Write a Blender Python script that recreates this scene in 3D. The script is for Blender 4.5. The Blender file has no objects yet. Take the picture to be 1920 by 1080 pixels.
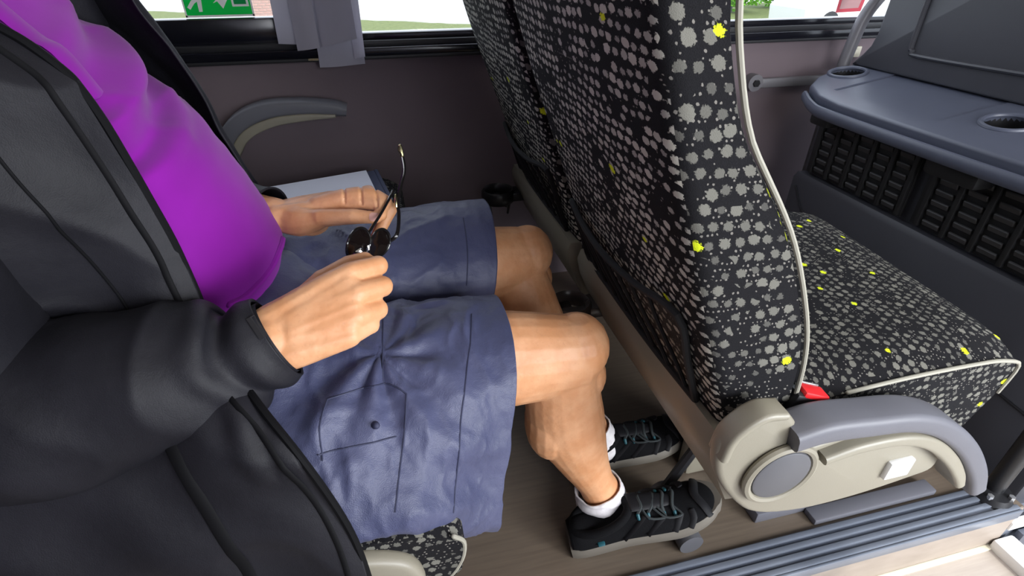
import bpy, bmesh, math, random
from mathutils import Vector, Matrix, noise
from mathutils.bvhtree import BVHTree

random.seed(7)
SC = bpy.context.scene
COL = SC.collection
V = Vector
PI = math.pi

# ------------------------------------------------------------------ camera
cam_data = bpy.data.cameras.new('camera')
cam = bpy.data.objects.new('camera', cam_data)
COL.objects.link(cam)
cam.location = (0, 0, 1.0)
cam.rotation_euler = (math.radians(90 - 32.78), 0, math.radians(-13.82))
cam_data.sensor_width = 36
cam_data.lens = 36 * 1000 / 1920
cam_data.clip_start = 0.02
cam_data.clip_end = 200
SC.camera = cam

# ------------------------------------------------------------------ light
SC.view_settings.view_transform = 'Standard'
SC.view_settings.look = 'None'
SC.view_settings.gamma = 1
SC.view_settings.use_curve_mapping = False
SC.view_settings.exposure = -0.3

world = bpy.data.worlds.new('sky')
SC.world = world
world.use_nodes = True
wbg = world.node_tree.nodes['Background']
wbg.inputs[0].default_value = (0.80, 0.88, 1.0, 1)
wbg.inputs[1].default_value = 3.6


def lamp(name, kind, loc, target, energy, color=(1, 1, 1), **kw):
    d = bpy.data.lights.new(name, kind)
    d.energy = energy
    d.color = color
    for k, v in kw.items():
        setattr(d, k, v)
    o = bpy.data.objects.new(name, d)
    COL.objects.link(o)
    o.location = loc
    o.rotation_euler = (V(target) - V(loc)).to_track_quat('-Z', 'Y').to_euler()
    return o


lamp('sun', 'SUN', (3, -6, 6), (0.9, 0.3, 0), 3.0, (1.0, 0.95, 0.86), angle=0.02)
# daylight through the windows on the aisle's other side, and through the windscreen
lamp('side_window_daylight', 'AREA', (0.95, -1.18, 1.2), (0.95, 1.2, 0.6), 42, (0.95, 0.97, 1.0),
     shape='RECTANGLE', size=1.4, size_y=0.7)
lamp('door_daylight', 'AREA', (1.78, -1.0, 0.8), (1.15, 0.40, 0.1), 60, (0.95, 0.98, 1.0),
     shape='RECTANGLE', size=0.7, size_y=1.0)
lamp('ceiling_fill', 'AREA', (0.90, 0.35, 1.82), (0.80, 0.6, 0), 4, (1.0, 0.90, 0.76),  # added fill light under the ceiling, not a lamp of the coach
     shape='RECTANGLE', size=1.2, size_y=0.3)


# ------------------------------------------------------------------ helpers
def catmull(pts, seg=6, closed=False):
    P = [V(p) for p in pts]
    n = len(P)
    out = []
    rng = n if closed else n - 1
    for i in range(rng):
        if closed:
            a, b, c, d = P[(i - 1) % n], P[i], P[(i + 1) % n], P[(i + 2) % n]
        else:
            b, c = P[i], P[i + 1]
            a = P[i - 1] if i else b * 2 - c
            d = P[i + 2] if i + 2 < n else c * 2 - b
        for k in range(seg):
            t = k / seg
            out.append(0.5 * ((2 * b) + (c - a) * t + (2 * a - 5 * b + 4 * c - d) * t * t
                              + (3 * b - a - 3 * c + d) * t ** 3))
    if not closed:
        out.append(P[-1])
    return out


class MB:
    """vertices and faces of one mesh"""

    def __init__(self):
        self.v = []
        self.f = []
        self.mi = []

    def add(self, vs, fs, mi=0):
        o = len(self.v)
        self.v += [tuple(p) for p in vs]
        self.f += [tuple(i + o for i in f) for f in fs]
        self.mi += [mi] * len(fs)
        return self

    def mesh(self, name='m'):
        me = bpy.data.meshes.new(name)
        me.from_pydata(self.v, [], self.f)
        bm = bmesh.new()
        bm.from_mesh(me)
        bmesh.ops.recalc_face_normals(bm, faces=bm.faces)
        bm.to_mesh(me)
        bm.free()
        for p, i in zip(me.polygons, self.mi):
            p.material_index = i
        return me


def loft(rings, closed=True, cap=True):
    """rings of equal length -> verts, faces"""
    n = len(rings[0])
    vs = [p for r in rings for p in r]
    fs = []
    m = n if closed else n - 1
    for i in range(len(rings) - 1):
        for k in range(m):
            a = i * n + k
            b = i * n + (k + 1) % n
            fs.append((a, b, b + n, a + n))
    if cap and closed:
        fs.append(tuple(range(n))[::-1])
        fs.append(tuple((len(rings) - 1) * n + k for k in range(n)))
    return vs, fs


def tube(pts, rad, n=14, seg=5, up=(0, 0, 1), smooth=True, round_ends=True):
    """tapered tube along a smoothed path; rad: number, list of numbers or list of (side, up) radii"""
    m = len(pts)
    if not isinstance(rad, list):
        rad = [rad] * m
    R = [V((r, r, 0)) if not isinstance(r, (list, tuple)) else V((r[0], r[1], 0)) for r in rad]
    P = catmull(pts, seg) if smooth else [V(p) for p in pts]
    RR = catmull(R, seg) if smooth else R
    up = V(up)
    rings = []
    last = None
    N = len(P)
    T = [((P[min(i + 1, N - 1)] - P[max(i - 1, 0)]).normalized()) for i in range(N)]
    stations = []
    if round_ends:
        for a in (80, 55, 28):
            a = math.radians(a)
            stations.append((P[0] - T[0] * min(RR[0].x, RR[0].y) * math.sin(a), T[0], RR[0] * math.cos(a)))
    for i in range(N):
        stations.append((P[i], T[i], RR[i]))
    if round_ends:
        for a in (28, 55, 80):
            a = math.radians(a)
            stations.append((P[-1] + T[-1] * min(RR[-1].x, RR[-1].y) * math.sin(a), T[-1], RR[-1] * math.cos(a)))
    for p, t, r in stations:
        if last is None:
            s = t.cross(up)
            if s.length < 1e-3:
                s = t.cross(V((1, 0, 0)))
        else:
            s = last - t * last.dot(t)
        s.normalize()
        last = s
        u = s.cross(t)
        rings.append([p + s * (r.x * math.cos(2 * PI * k / n)) + u * (r.y * math.sin(2 * PI * k / n))
                      for k in range(n)])
    return loft(rings)


def ball(c, r, n=16):
    c = V(c)
    r = V((r, r, r)) if not isinstance(r, (tuple, list)) else V(r)
    rings = []
    for i in range(1, n // 2):
        a = PI * i / (n // 2) - PI / 2
        rings.append([c + V((r.x * math.cos(a) * math.cos(2 * PI * k / n), r.y * math.cos(a) * math.sin(2 * PI * k / n),
                             r.z * math.sin(a))) for k in range(n)])
    return loft(rings)


def rbox(x0, x1, y0, y1, z0, z1, r=0.01, seg=2):
    bm = bmesh.new()
    bmesh.ops.create_cube(bm, size=1)
    for v in bm.verts:
        v.co = V(((x0 + x1) / 2 + v.co.x * (x1 - x0), (y0 + y1) / 2 + v.co.y * (y1 - y0), (z0 + z1) / 2 + v.co.z * (z1 - z0)))
    if r > 0:
        bmesh.ops.bevel(bm, geom=bm.edges[:], offset=r, segments=seg, affect='EDGES', profile=0.5)
    bm.verts.index_update()
    vs = [v.co.copy() for v in bm.verts]
    fs = [tuple(v.index for v in f.verts) for f in bm.faces]
    bm.free()
    return vs, fs


def prism(poly, axis, a, b, r=0.0, seg=2):
    """2-D outline extruded along an axis between a and b, edges rounded; axis 'y': poly is (x, z)"""
    bm = bmesh.new()

    def pt(p, h):
        return {'x': (h, p[0], p[1]), 'y': (p[0], h, p[1]), 'z': (p[0], p[1], h)}[axis]
    f0 = bm.faces.new([bm.verts.new(pt(p, a)) for p in poly])
    ex = bmesh.ops.extrude_face_region(bm, geom=[f0])
    d = V(pt((0, 0), b)) - V(pt((0, 0), a))
    bmesh.ops.translate(bm, verts=[e for e in ex['geom'] if isinstance(e, bmesh.types.BMVert)], vec=d)
    bmesh.ops.recalc_face_normals(bm, faces=bm.faces)
    if r > 0:
        bm.normal_update()
        es = [e for e in bm.edges if len(e.link_faces) == 2 and e.calc_face_angle(0) > 0.9
              and any(len(f.verts) > 4 for f in e.link_faces)]
        bmesh.ops.bevel(bm, geom=es, offset=r, segments=seg, affect='EDGES', profile=0.5)
    bm.verts.index_update()
    vs = [v.co.copy() for v in bm.verts]
    fs = [tuple(v.index for v in f.verts) for f in bm.faces]
    bm.free()
    return vs, fs


def xform(vf, M):
    return [M @ V(p) for p in vf[0]], vf[1]


def box_uv(me):
    uv = me.uv_layers.new(name='metres')
    for p in me.polygons:
        n = p.normal
        a = max(range(3), key=lambda i: abs(n[i]))
        for li in p.loop_indices:
            c = me.vertices[me.loops[li].vertex_index].co
            uv.data[li].uv = ((c.y, c.z) if a == 0 else (c.x, c.z) if a == 1 else (c.y, c.x))


def link(name, me, mats=None, parent=None, smooth=True, label=None, bevel=None):
    o = bpy.data.objects.new(name, me)
    COL.objects.link(o)
    if mats is not None:
        for m in (mats if isinstance(mats, (list, tuple)) else [mats]):
            me.materials.append(m)
    if smooth:
        me.polygons.foreach_set('use_smooth', [True] * len(me.polygons))
        if smooth != 'all':
            me.set_sharp_from_angle(angle=math.radians(38))
    if parent is not None:
        o.parent = parent
        o.matrix_parent_inverse = Matrix.Translation(-parent.matrix_basis.translation) \
            if parent.parent is None else Matrix.Identity(4)
    if label:
        o['label'] = label
    return o


def part(name, vf, mat, parent=None, smooth=True, label=None, uv=False):
    mb = MB()
    for x in (vf if isinstance(vf, list) else [vf]):
        mb.add(*x)
    me = mb.mesh(name)
    if uv:
        box_uv(me)
    return link(name, me, mat, parent, smooth, label)


def thing(name, label, cat, loc=(0, 0, 0), group=None):
    o = bpy.data.objects.new(name, None)
    COL.objects.link(o)
    o.empty_display_size = 0.05
    o.location = loc
    o.matrix_basis = Matrix.Translation(loc)
    tag(o, label, cat, group)
    return o


def tag(o, label, cat, group=None):
    o['label'] = label
    o['category'] = cat
    if group:
        o['group'] = group
    return o


def struct(name, vf, mat, parent=None, smooth=True, uv=False):
    o = part(name, vf, mat, parent, smooth, uv=uv)
    if parent is None:
        o['kind'] = 'structure'
    return o


def baked(me, mods):
    """a mesh with modifiers applied"""
    o = bpy.data.objects.new('tmp', me)
    COL.objects.link(o)
    for typ, kw in mods:
        m = o.modifiers.new(typ, typ)
        for k, v in kw.items():
            setattr(m, k, v)
    dg = bpy.context.evaluated_depsgraph_get()
    dg.update()
    out = bpy.data.meshes.new_from_object(o.evaluated_get(dg))
    bpy.data.objects.remove(o)
    return out


def union(shapes, voxel, smooth=4, factor=0.5):
    mb = MB()
    for s in shapes:
        mb.add(*s)
    return baked(mb.mesh(), [('REMESH', dict(mode='VOXEL', voxel_size=voxel)),
                             ('SMOOTH', dict(factor=factor, iterations=smooth))])


def displace(me, fn):
    ns = [v.normal.copy() for v in me.vertices]
    for v, n in zip(me.vertices, ns):
        v.co = v.co + fn(v.co.copy(), n)
    me.update()


def lerp(a, b, t):
    return a + (b - a) * t


def smoothstep(a, b, x):
    t = max(0.0, min(1.0, (x - a) / (b - a)))
    return t * t * (3 - 2 * t)


# ------------------------------------------------------------------ materials
def S(*c):
    """sRGB 0-255 -> linear"""
    return tuple(((x / 255) / 12.92 if x / 255 <= 0.04045 else ((x / 255 + 0.055) / 1.055) ** 2.4) for x in c) + (1.0,)


class NT:
    def __init__(self, name):
        self.m = bpy.data.materials.new(name)
        self.m.use_nodes = True
        self.t = self.m.node_tree
        self.b = self.t.nodes['Principled BSDF']

    def n(self, typ, **kw):
        x = self.t.nodes.new(typ)
        for k, v in kw.items():
            setattr(x, k, v)
        return x

    def set(self, sock, v):
        if hasattr(v, 'is_linked'):
            self.t.links.new(v, sock)
        else:
            sock.default_value = v

    def math(self, op, a, b=0.0, c=0.0):
        x = self.n('ShaderNodeMath', operation=op)
        for s, v in zip(x.inputs, (a, b, c)):
            self.set(s, v)
        return x.outputs[0]

    def mix(self, f, a, b):
        x = self.n('ShaderNodeMix', data_type='RGBA')
        self.set(x.inputs[0], f)
        self.set(x.inputs[6], a)
        self.set(x.inputs[7], b)
        return x.outputs[2]

    def noise(self, scale, vec=None, detail=3.0, out='Fac', stretch=None):
        x = self.n('ShaderNodeTexNoise')
        x.inputs['Scale'].default_value = scale
        x.inputs['Detail'].default_value = detail
        if vec is None:
            vec = self.n('ShaderNodeTexCoord').outputs['Object']
        if stretch:
            mp = self.n('ShaderNodeMapping')
            mp.inputs['Scale'].default_value = stretch
            self.t.links.new(vec, mp.inputs['Vector'])
            vec = mp.outputs[0]
        self.t.links.new(vec, x.inputs['Vector'])
        return x.outputs[out]

    def ramp(self, f, a, b):
        x = self.n('ShaderNodeMapRange')
        x.interpolation_type = 'SMOOTHSTEP'
        self.set(x.inputs[0], f)
        x.inputs[1].default_value = a
        x.inputs[2].default_value = b
        return x.outputs[0]

    def bump(self, h, strength=0.2, dist=0.002):
        x = self.n('ShaderNodeBump')
        x.inputs['Strength'].default_value = strength
        x.inputs['Distance'].default_value = dist
        self.t.links.new(h, x.inputs['Height'])
        self.t.links.new(x.outputs[0], self.b.inputs['Normal'])

    def color(self, c):
        self.set(self.b.inputs['Base Color'], c)

    def p(self, **kw):
        for k, v in kw.items():
            self.b.inputs[k.replace('_', ' ')].default_value = v


def plain(name, col, rough=0.5, var=0.12, scale=14, bump=0.0, bscale=300, metallic=0.0, **kw):
    t = NT(name)
    dark = tuple(x * (1 - var) for x in col[:3]) + (1,)
    light = tuple(min(1, x * (1 + var)) for x in col[:3]) + (1,)
    t.color(t.mix(t.noise(scale), dark, light))
    t.p(Roughness=rough, Metallic=metallic)
    if bump:
        t.bump(t.noise(bscale, detail=2), bump, 0.001)
    if kw:
        t.p(**kw)
    return t.m


def seat_fabric(name, su, sv, density, size, yellow=0.02, speck=0.5, au=0.40, av=0.36, g0=0.075, g1=0.17):
    """woven moquette: rows of grey dots with a few yellow ones, on black"""
    t = NT(name)
    uv = t.n('ShaderNodeUVMap').outputs[0]
    sx = t.n('ShaderNodeSeparateXYZ')
    t.t.links.new(uv, sx.inputs[0])
    wob = t.noise(60, uv, 2)
    u0 = t.math('ADD', sx.outputs[0], t.math('MULTIPLY', wob, 0.004))
    v0 = t.math('ADD', sx.outputs[1], t.math('MULTIPLY', t.noise(9, uv, 2), 0.02))

    def dots(su, sv, density, size, seed, bands):
        Vv = t.math('DIVIDE', v0, sv)
        iv = t.math('FLOOR', Vv)
        sh = t.math('MULTIPLY', t.math('MODULO', t.math('ABSOLUTE', iv), 2.0), 0.5)
        U = t.math('ADD', t.math('DIVIDE', u0, su), sh)
        iu = t.math('FLOOR', U)
        cmb = t.n('ShaderNodeCombineXYZ')
        t.set(cmb.inputs[0], iu)
        t.set(cmb.inputs[1], iv)
        cmb.inputs[2].default_value = seed
        wn = t.n('ShaderNodeTexWhiteNoise', noise_dimensions='3D')
        t.t.links.new(cmb.outputs[0], wn.inputs['Vector'])
        sc = t.n('ShaderNodeSeparateColor')
        t.t.links.new(wn.outputs['Color'], sc.inputs[0])
        fu = t.math('SUBTRACT', t.math('FRACT', U), t.math('ADD', 0.5, t.math('MULTIPLY', t.math('SUBTRACT', sc.outputs[0], 0.5), 0.28)))
        fv = t.math('SUBTRACT', t.math('FRACT', Vv), t.math('ADD', 0.5, t.math('MULTIPLY', t.math('SUBTRACT', sc.outputs[1], 0.5), 0.25)))
        d = t.math('SQRT', t.math('ADD', t.math('POWER', t.math('DIVIDE', fu, au), 2.0), t.math('POWER', t.math('DIVIDE', fv, av), 2.0)))
        d = t.math('ADD', d, t.math('MULTIPLY', t.math('SUBTRACT', t.noise(420, uv, 2), 0.5), 1.0))
        rad = t.math('MULTIPLY', size, t.math('ADD', 0.65, t.math('MULTIPLY', sc.outputs[2], 0.45)))
        mask = t.math('SUBTRACT', 1.0, t.ramp(t.math('SUBTRACT', d, rad), -0.09, 0.09))
        lv = t.ramp(t.noise(bands, uv, 2), 0.36, 0.62)
        on = t.math('LESS_THAN', wn.outputs['Value'], t.math('MULTIPLY', t.math('ADD', 0.45, t.math('MULTIPLY', lv, 0.65)), density))
        return t.math('MULTIPLY', mask, on), wn.outputs['Value'], sc.outputs[2]

    big, val, r3 = dots(su, sv, density, size, 1.0, 11)
    small, _, _ = dots(su * 0.33, sv * 0.36, speck, 0.62, 5.0, 26)
    ye, val2, _ = dots(su * 1.55, sv * 1.5, yellow, 0.62, 9.0, 5)
    base = t.mix(t.noise(500, uv, 1), (0.0035, 0.0035, 0.0045, 1), (0.011, 0.0105, 0.013, 1))
    grey = t.mix(r3, (g0, g0 * 0.97, g0 * 0.89, 1), (g1, g1 * 0.97, g1 * 0.84, 1))
    c = t.mix(t.math('MULTIPLY', small, 0.6), base, (0.30, 0.28, 0.25, 1))
    c = t.mix(big, c, grey)
    c = t.mix(ye, c, (0.70, 0.80, 0.02, 1))
    t.color(c)
    t.p(Roughness=0.92)
    t.b.inputs['Specular IOR Level'].default_value = 0.2
    t.bump(t.math('ADD', t.noise(900, uv, 2), t.math('MULTIPLY', big, 0.6)), 0.35, 0.0015)
    return t.m


M = {}
M['back_panel'] = seat_fabric('woven seat back cloth', 0.0180, 0.0140, 1.1, 0.95, 0.022, 0.12, 0.43, 0.36, 0.30, 0.56)
M['bolster'] = seat_fabric('spotted bolster cloth', 0.0172, 0.0195, 1.05, 0.92, 0.050, 0.45)
M['cushion'] = seat_fabric('spotted cushion cloth', 0.0140, 0.0142, 1.0, 0.88, 0.050, 0.35)
M['cream'] = plain('greige moulded plastic', (0.25, 0.228, 0.178, 1), 0.42, 0.05, bump=0.12, bscale=700)
M['piping'] = plain('pale piping cord', (0.30, 0.285, 0.235, 1), 0.6, 0.06)
M['armcap'] = plain('dark grey soft plastic', (0.115, 0.115, 0.135, 1), 0.5, 0.06, bump=0.12, bscale=800)
M['disc'] = plain('charcoal cover plastic', (0.085, 0.085, 0.095, 1), 0.5, 0.05)
M['black_plastic'] = plain('black plastic', (0.014, 0.014, 0.016, 1), 0.38, 0.15)
M['black_rubber'] = plain('black rubber', (0.010, 0.010, 0.013, 1), 0.5, 0.2)
M['gloss_black'] = plain('gloss black trim', (0.006, 0.006, 0.010, 1), 0.18, 0.2)
M['elastic'] = plain('black elastic', (0.006, 0.006, 0.007, 1), 0.85, 0.2)
M['brown_plastic'] = plain('smoky brown plastic', (0.045, 0.035, 0.032, 1), 0.3, 0.15)
M['steel'] = plain('dull steel', (0.45, 0.45, 0.46, 1), 0.35, 0.1, metallic=0.8)
M['alu'] = plain('blue grey aluminium', (0.085, 0.095, 0.125, 1), 0.38, 0.15, metallic=0.25)
M['alu_rib'] = plain('worn aluminium rib', (0.17, 0.19, 0.235, 1), 0.33, 0.15, metallic=0.35)
M['console'] = plain('slate grey moulded plastic', (0.040, 0.041, 0.051, 1), 0.5, 0.06, bump=0.15, bscale=600)
M['shelf'] = plain('blue grey moulded plastic', (0.085, 0.095, 0.135, 1), 0.4, 0.05, bump=0.1, bscale=600)
M['grille'] = plain('dark grille', (0.010, 0.010, 0.011, 1), 0.6, 0.1)
M['slat'] = plain('grille slat', (0.042, 0.041, 0.043, 1), 0.55, 0.1)
M['rail'] = plain('grey painted rail', (0.16, 0.155, 0.17, 1), 0.4, 0.06)
M['white'] = plain('white plastic', (0.80, 0.80, 0.80, 1), 0.4, 0.02)
M['ivory'] = plain('ivory plastic', (0.62, 0.58, 0.46, 1), 0.45, 0.03)
M['red'] = plain('red plastic', (0.72, 0.02, 0.025, 1), 0.35, 0.05)
M['curtain'] = plain('grey curtain cloth', (0.52, 0.50, 0.56, 1), 0.85, 0.06, bump=0.3, bscale=500)
_c = M['curtain'].node_tree
_t, _m = _c.nodes.new('ShaderNodeBsdfTranslucent'), _c.nodes.new('ShaderNodeMixShader')
_t.inputs[0].default_value = (0.66, 0.64, 0.70, 1)
_m.inputs[0].default_value = 0.6
_c.links.new(_c.nodes['Principled BSDF'].outputs[0], _m.inputs[1])
_c.links.new(_t.outputs[0], _m.inputs[2])
_c.links.new(_m.outputs[0], _c.nodes['Material Output'].inputs[0])
M['paper'] = plain('pale lilac paper', (0.76, 0.77, 0.88, 1), 0.75, 0.02)
M['navy'] = plain('navy card', (0.05, 0.06, 0.11, 1), 0.6, 0.05)
M['shoe'] = plain('black mesh shoe cloth', (0.004, 0.004, 0.005, 1), 0.9, 0.3, 120, bump=0.6, bscale=420, Specular_IOR_Level=0.15)
M['shoe_overlay'] = plain('dark grey shoe overlay', (0.010, 0.010, 0.012, 1), 0.6, 0.15, Specular_IOR_Level=0.25)
M['sole'] = plain('taupe shoe sole', (0.13, 0.115, 0.095, 1), 0.6, 0.12)
M['teal'] = plain('teal stitching', (0.008, 0.085, 0.11, 1), 0.6, 0.1)
M['lace'] = plain('grey lace', (0.022, 0.028, 0.03, 1), 0.8, 0.1)
M['lens'] = plain('dark sunglass lens', (0.006, 0.004, 0.004, 1), 0.06, 0.0)
M['frame_black'] = plain('gloss black frame', (0.008, 0.007, 0.007, 1), 0.15, 0.1)
M['gold'] = plain('pale gold metal', (0.75, 0.68, 0.38, 1), 0.2, 0.05, metallic=1.0)
M['silver'] = plain('bright silver metal', (0.9, 0.88, 0.86, 1), 0.16, 0.02, metallic=1.0)
M['zip'] = plain('black zip tape', (0.003, 0.003, 0.004, 1), 0.7, 0.2, Specular_IOR_Level=0.15)
M['patch'] = plain('hook and loop patch', (0.008, 0.007, 0.009, 1), 0.95, 0.2)
M['nail'] = plain('fingernail', (0.66, 0.36, 0.30, 1), 0.3, 0.05)
M['hair'] = plain('grey hair', (0.30, 0.28, 0.26, 1), 0.7, 0.25, 90)
M['blue'] = plain('blue plastic', (0.01, 0.03, 0.55, 1), 0.4, 0.05)
M['ceiling'] = plain('pale ceiling lining', (0.50, 0.48, 0.46, 1), 0.9, 0.03)

t = NT('wall felt')
t.color(t.mix(t.noise(5), (0.148, 0.114, 0.128, 1), (0.178, 0.140, 0.156, 1)))
t.p(Roughness=0.95)
t.bump(t.noise(700, detail=2), 0.3, 0.001)
M['wall'] = t.m

t = NT('wood look vinyl')
g = t.noise(6, stretch=(1.2, 22, 1), detail=6)
g2 = t.noise(40, stretch=(1.0, 30, 1), detail=3)
c = t.mix(g, (0.085, 0.062, 0.045, 1), (0.19, 0.145, 0.105, 1))
c = t.mix(t.math('MULTIPLY', g2, 0.5), c, (0.12, 0.10, 0.085, 1))
t.color(c)
t.p(Roughness=0.42)
t.bump(g2, 0.1, 0.001)
M['floor'] = t.m

t = NT('pale wood vinyl')
g = t.noise(6, stretch=(1.2, 22, 1), detail=6)
t.color(t.mix(g, (0.30, 0.26, 0.23, 1), (0.46, 0.41, 0.37, 1)))
t.p(Roughness=0.4)
M['aisle'] = t.m

t = NT('riser vinyl')
g = t.noise(8, stretch=(2, 1, 6), detail=5)
t.color(t.mix(g, (0.21, 0.175, 0.145, 1), (0.32, 0.27, 0.235, 1)))
t.p(Roughness=0.5)
M['riser'] = t.m

t = NT('older skin')
a = t.noise(26, detail=4)
b = t.noise(240, detail=3)
c = t.mix(t.ramp(a, 0.3, 0.7), (0.60, 0.275, 0.125, 1), (0.69, 0.36, 0.19, 1))
c = t.mix(t.math('MULTIPLY', t.ramp(b, 0.55, 0.8), 0.25), c, (0.44, 0.19, 0.10, 1))
t.color(c)
t.p(Roughness=0.5)
t.b.inputs['Subsurface Weight'].default_value = 0.08
t.b.inputs['Subsurface Radius'].default_value = (0.012, 0.005, 0.003)
t.b.inputs['Subsurface Scale'].default_value = 0.5
t.bump(t.math('ADD', t.noise(160, detail=3), t.math('MULTIPLY', t.noise(45, detail=3), 1.6)), 0.22, 0.0018)
M['skin'] = t.m


def cloth(name, c0, c1, rough, bs, bd, sheen=0.0, scale=6, fine=900, spec=0.3):
    t = NT(name)
    t.color(t.mix(t.ramp(t.noise(scale), 0.3, 0.7), c0, c1))
    t.p(Roughness=rough)
    t.b.inputs['Sheen Weight'].default_value = sheen
    h = t.math('ADD', t.math('MULTIPLY', t.noise(fine, detail=1), 0.12), t.noise(28, detail=3))
    t.bump(h, bs, bd)
    t.b.inputs['Specular IOR Level'].default_value = spec
    return t.m


M['shirt'] = cloth('purple pique cotton', (0.20, 0.003, 0.265, 1), (0.25, 0.005, 0.33, 1), 0.85, 0.12, 0.004, 0.1)
M['jacket'] = cloth('black softshell', (0.0075, 0.0072, 0.0105, 1), (0.0125, 0.012, 0.0165, 1), 0.6, 0.3, 0.006, 0.0, 10, spec=0.28)
M['shorts'] = cloth('slate blue shorts cloth', (0.046, 0.052, 0.112, 1), (0.066, 0.072, 0.142, 1), 0.48, 0.5, 0.007, 0.05, 9, spec=0.45)
M['seam'] = plain('shorts seam', (0.032, 0.036, 0.078, 1), 0.7, 0.1)
M['sock'] = cloth('white ribbed sock', (0.62, 0.58, 0.60, 1), (0.78, 0.75, 0.76, 1), 0.9, 0.4, 0.003, 0.1, 60)

t = NT('window glass')
tr = t.n('ShaderNodeBsdfTransparent')
gl = t.n('ShaderNodeBsdfGlossy')
gl.inputs['Roughness'].default_value = 0.02
mx = t.n('ShaderNodeMixShader')
mx.inputs[0].default_value = 0.05
t.t.links.new(tr.outputs[0], mx.inputs[1])
t.t.links.new(gl.outputs[0], mx.inputs[2])
t.t.links.new(mx.outputs[0], t.t.nodes['Material Output'].inputs[0])
M['glass'] = t.m

t = NT('stretch net')
tr = t.n('ShaderNodeBsdfTransparent')
uv = t.n('ShaderNodeUVMap').outputs[0]
wv = t.n('ShaderNodeTexWave', wave_type='BANDS', bands_direction='DIAGONAL')
wv.inputs['Scale'].default_value = 260
wv.inputs['Distortion'].default_value = 1.0
t.t.links.new(uv, wv.inputs['Vector'])
mx = t.n('ShaderNodeMixShader')
t.t.links.new(t.math('ADD', 0.16, t.math('MULTIPLY', t.ramp(wv.outputs['Fac'], 0.3, 0.7), 0.30)), mx.inputs[0])
t.t.links.new(tr.outputs[0], mx.inputs[1])
t.t.links.new(t.b.outputs[0], mx.inputs[2])
t.t.links.new(mx.outputs[0], t.t.nodes['Material Output'].inputs[0])
t.color((0.060, 0.050, 0.036, 1))
t.p(Roughness=0.8)
M['net'] = t.m

t = NT('verge')
obj = t.n('ShaderNodeTexCoord').outputs['Object']
sx = t.n('ShaderNodeSeparateXYZ')
t.t.links.new(obj, sx.inputs[0])
yy = t.math('ADD', t.math('SUBTRACT', sx.outputs[1], t.math('MULTIPLY', t.ramp(sx.outputs[0], 7.5, 9.0), 5.0)), t.math('ADD', t.math('MULTIPLY', t.math('MINIMUM', sx.outputs[0], 4.0), 0.62), t.math('MULTIPLY', t.noise(1.2), 0.8)))
gr = t.mix(t.noise(7, detail=6), (0.045, 0.075, 0.012, 1), (0.20, 0.23, 0.075, 1))
pv = t.mix(t.noise(3, detail=4), (0.42, 0.41, 0.41, 1), (0.60, 0.59, 0.58, 1))
path = t.ramp(yy, 22.4, 22.9)
t.color(t.mix(path, gr, pv))
t.p(Roughness=0.95)
M['verge'] = t.m

t = NT('brick masonry')
br = t.n('ShaderNodeTexNoise')
t.color(t.mix(t.noise(9, detail=4), (0.42, 0.24, 0.22, 1), (0.60, 0.40, 0.36, 1)))
t.p(Roughness=0.9)
M['brick'] = t.m
M['leaf'] = plain('bright leaf', (0.16, 0.42, 0.03, 1), 0.6, 0.5, 9)
M['sign_green'] = plain('sign green', (0.0, 0.50, 0.13, 1), 0.4, 0.02)
_c = M['sign_green'].node_tree
_t, _m = _c.nodes.new('ShaderNodeBsdfTranslucent'), _c.nodes.new('ShaderNodeMixShader')
_t.inputs[0].default_value = (0.0, 0.55, 0.13, 1)
_m.inputs[0].default_value = 0.5
_c.links.new(_c.nodes['Principled BSDF'].outputs[0], _m.inputs[1])
_c.links.new(_t.outputs[0], _m.inputs[2])
_c.links.new(_m.outputs[0], _c.nodes['Material Output'].inputs[0])
M['sign_red'] = plain('sign red', (0.62, 0.05, 0.08, 1), 0.4, 0.05)
M['sign_pink'] = plain('sign faded panel', (0.55, 0.30, 0.30, 1), 0.4, 0.1)
# ------------------------------------------------------------------ the coach body
WY = 1.57
struct('floor', rbox(-1.6, 1.22, 0.42, WY, -0.14, 0.0, 0), M['floor'])
f2 = struct('floor_aisle', rbox(-1.6, 1.24, -0.42, 0.42, -0.20, -0.125, 0), M['aisle'])
f3 = struct('floor_far_side', rbox(-1.6, 1.0, -1.2, -0.42, -0.14, 0.0, 0), M['floor'])
struct('trim_riser', rbox(-1.6, 1.215, 0.4165, 0.4205, -0.125, 0.001, 0), M['riser'])
# step-edge strip: base with four raised ribs
tr_ = struct('trim_step_edge', rbox(-1.6, 1.20, 0.412, 0.482, 0.0, 0.004, 0.001), M['alu'])
for y in (0.4195, 0.4375, 0.4555, 0.4735):
    part('rib', rbox(-1.6, 1.20, y - 0.0055, y + 0.0055, 0.002, 0.009, 0.002), M['alu_rib'], tr_)
part('edge_lip', rbox(-1.6, 1.20, 0.408, 0.4135, -0.018, 0.008, 0.002), M['alu_rib'], tr_)
st = struct('trim_aisle_line', rbox(-1.6, 1.2, 0.405, 0.4165, -0.1255, -0.121, 0.001), M['ivory'])
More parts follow.
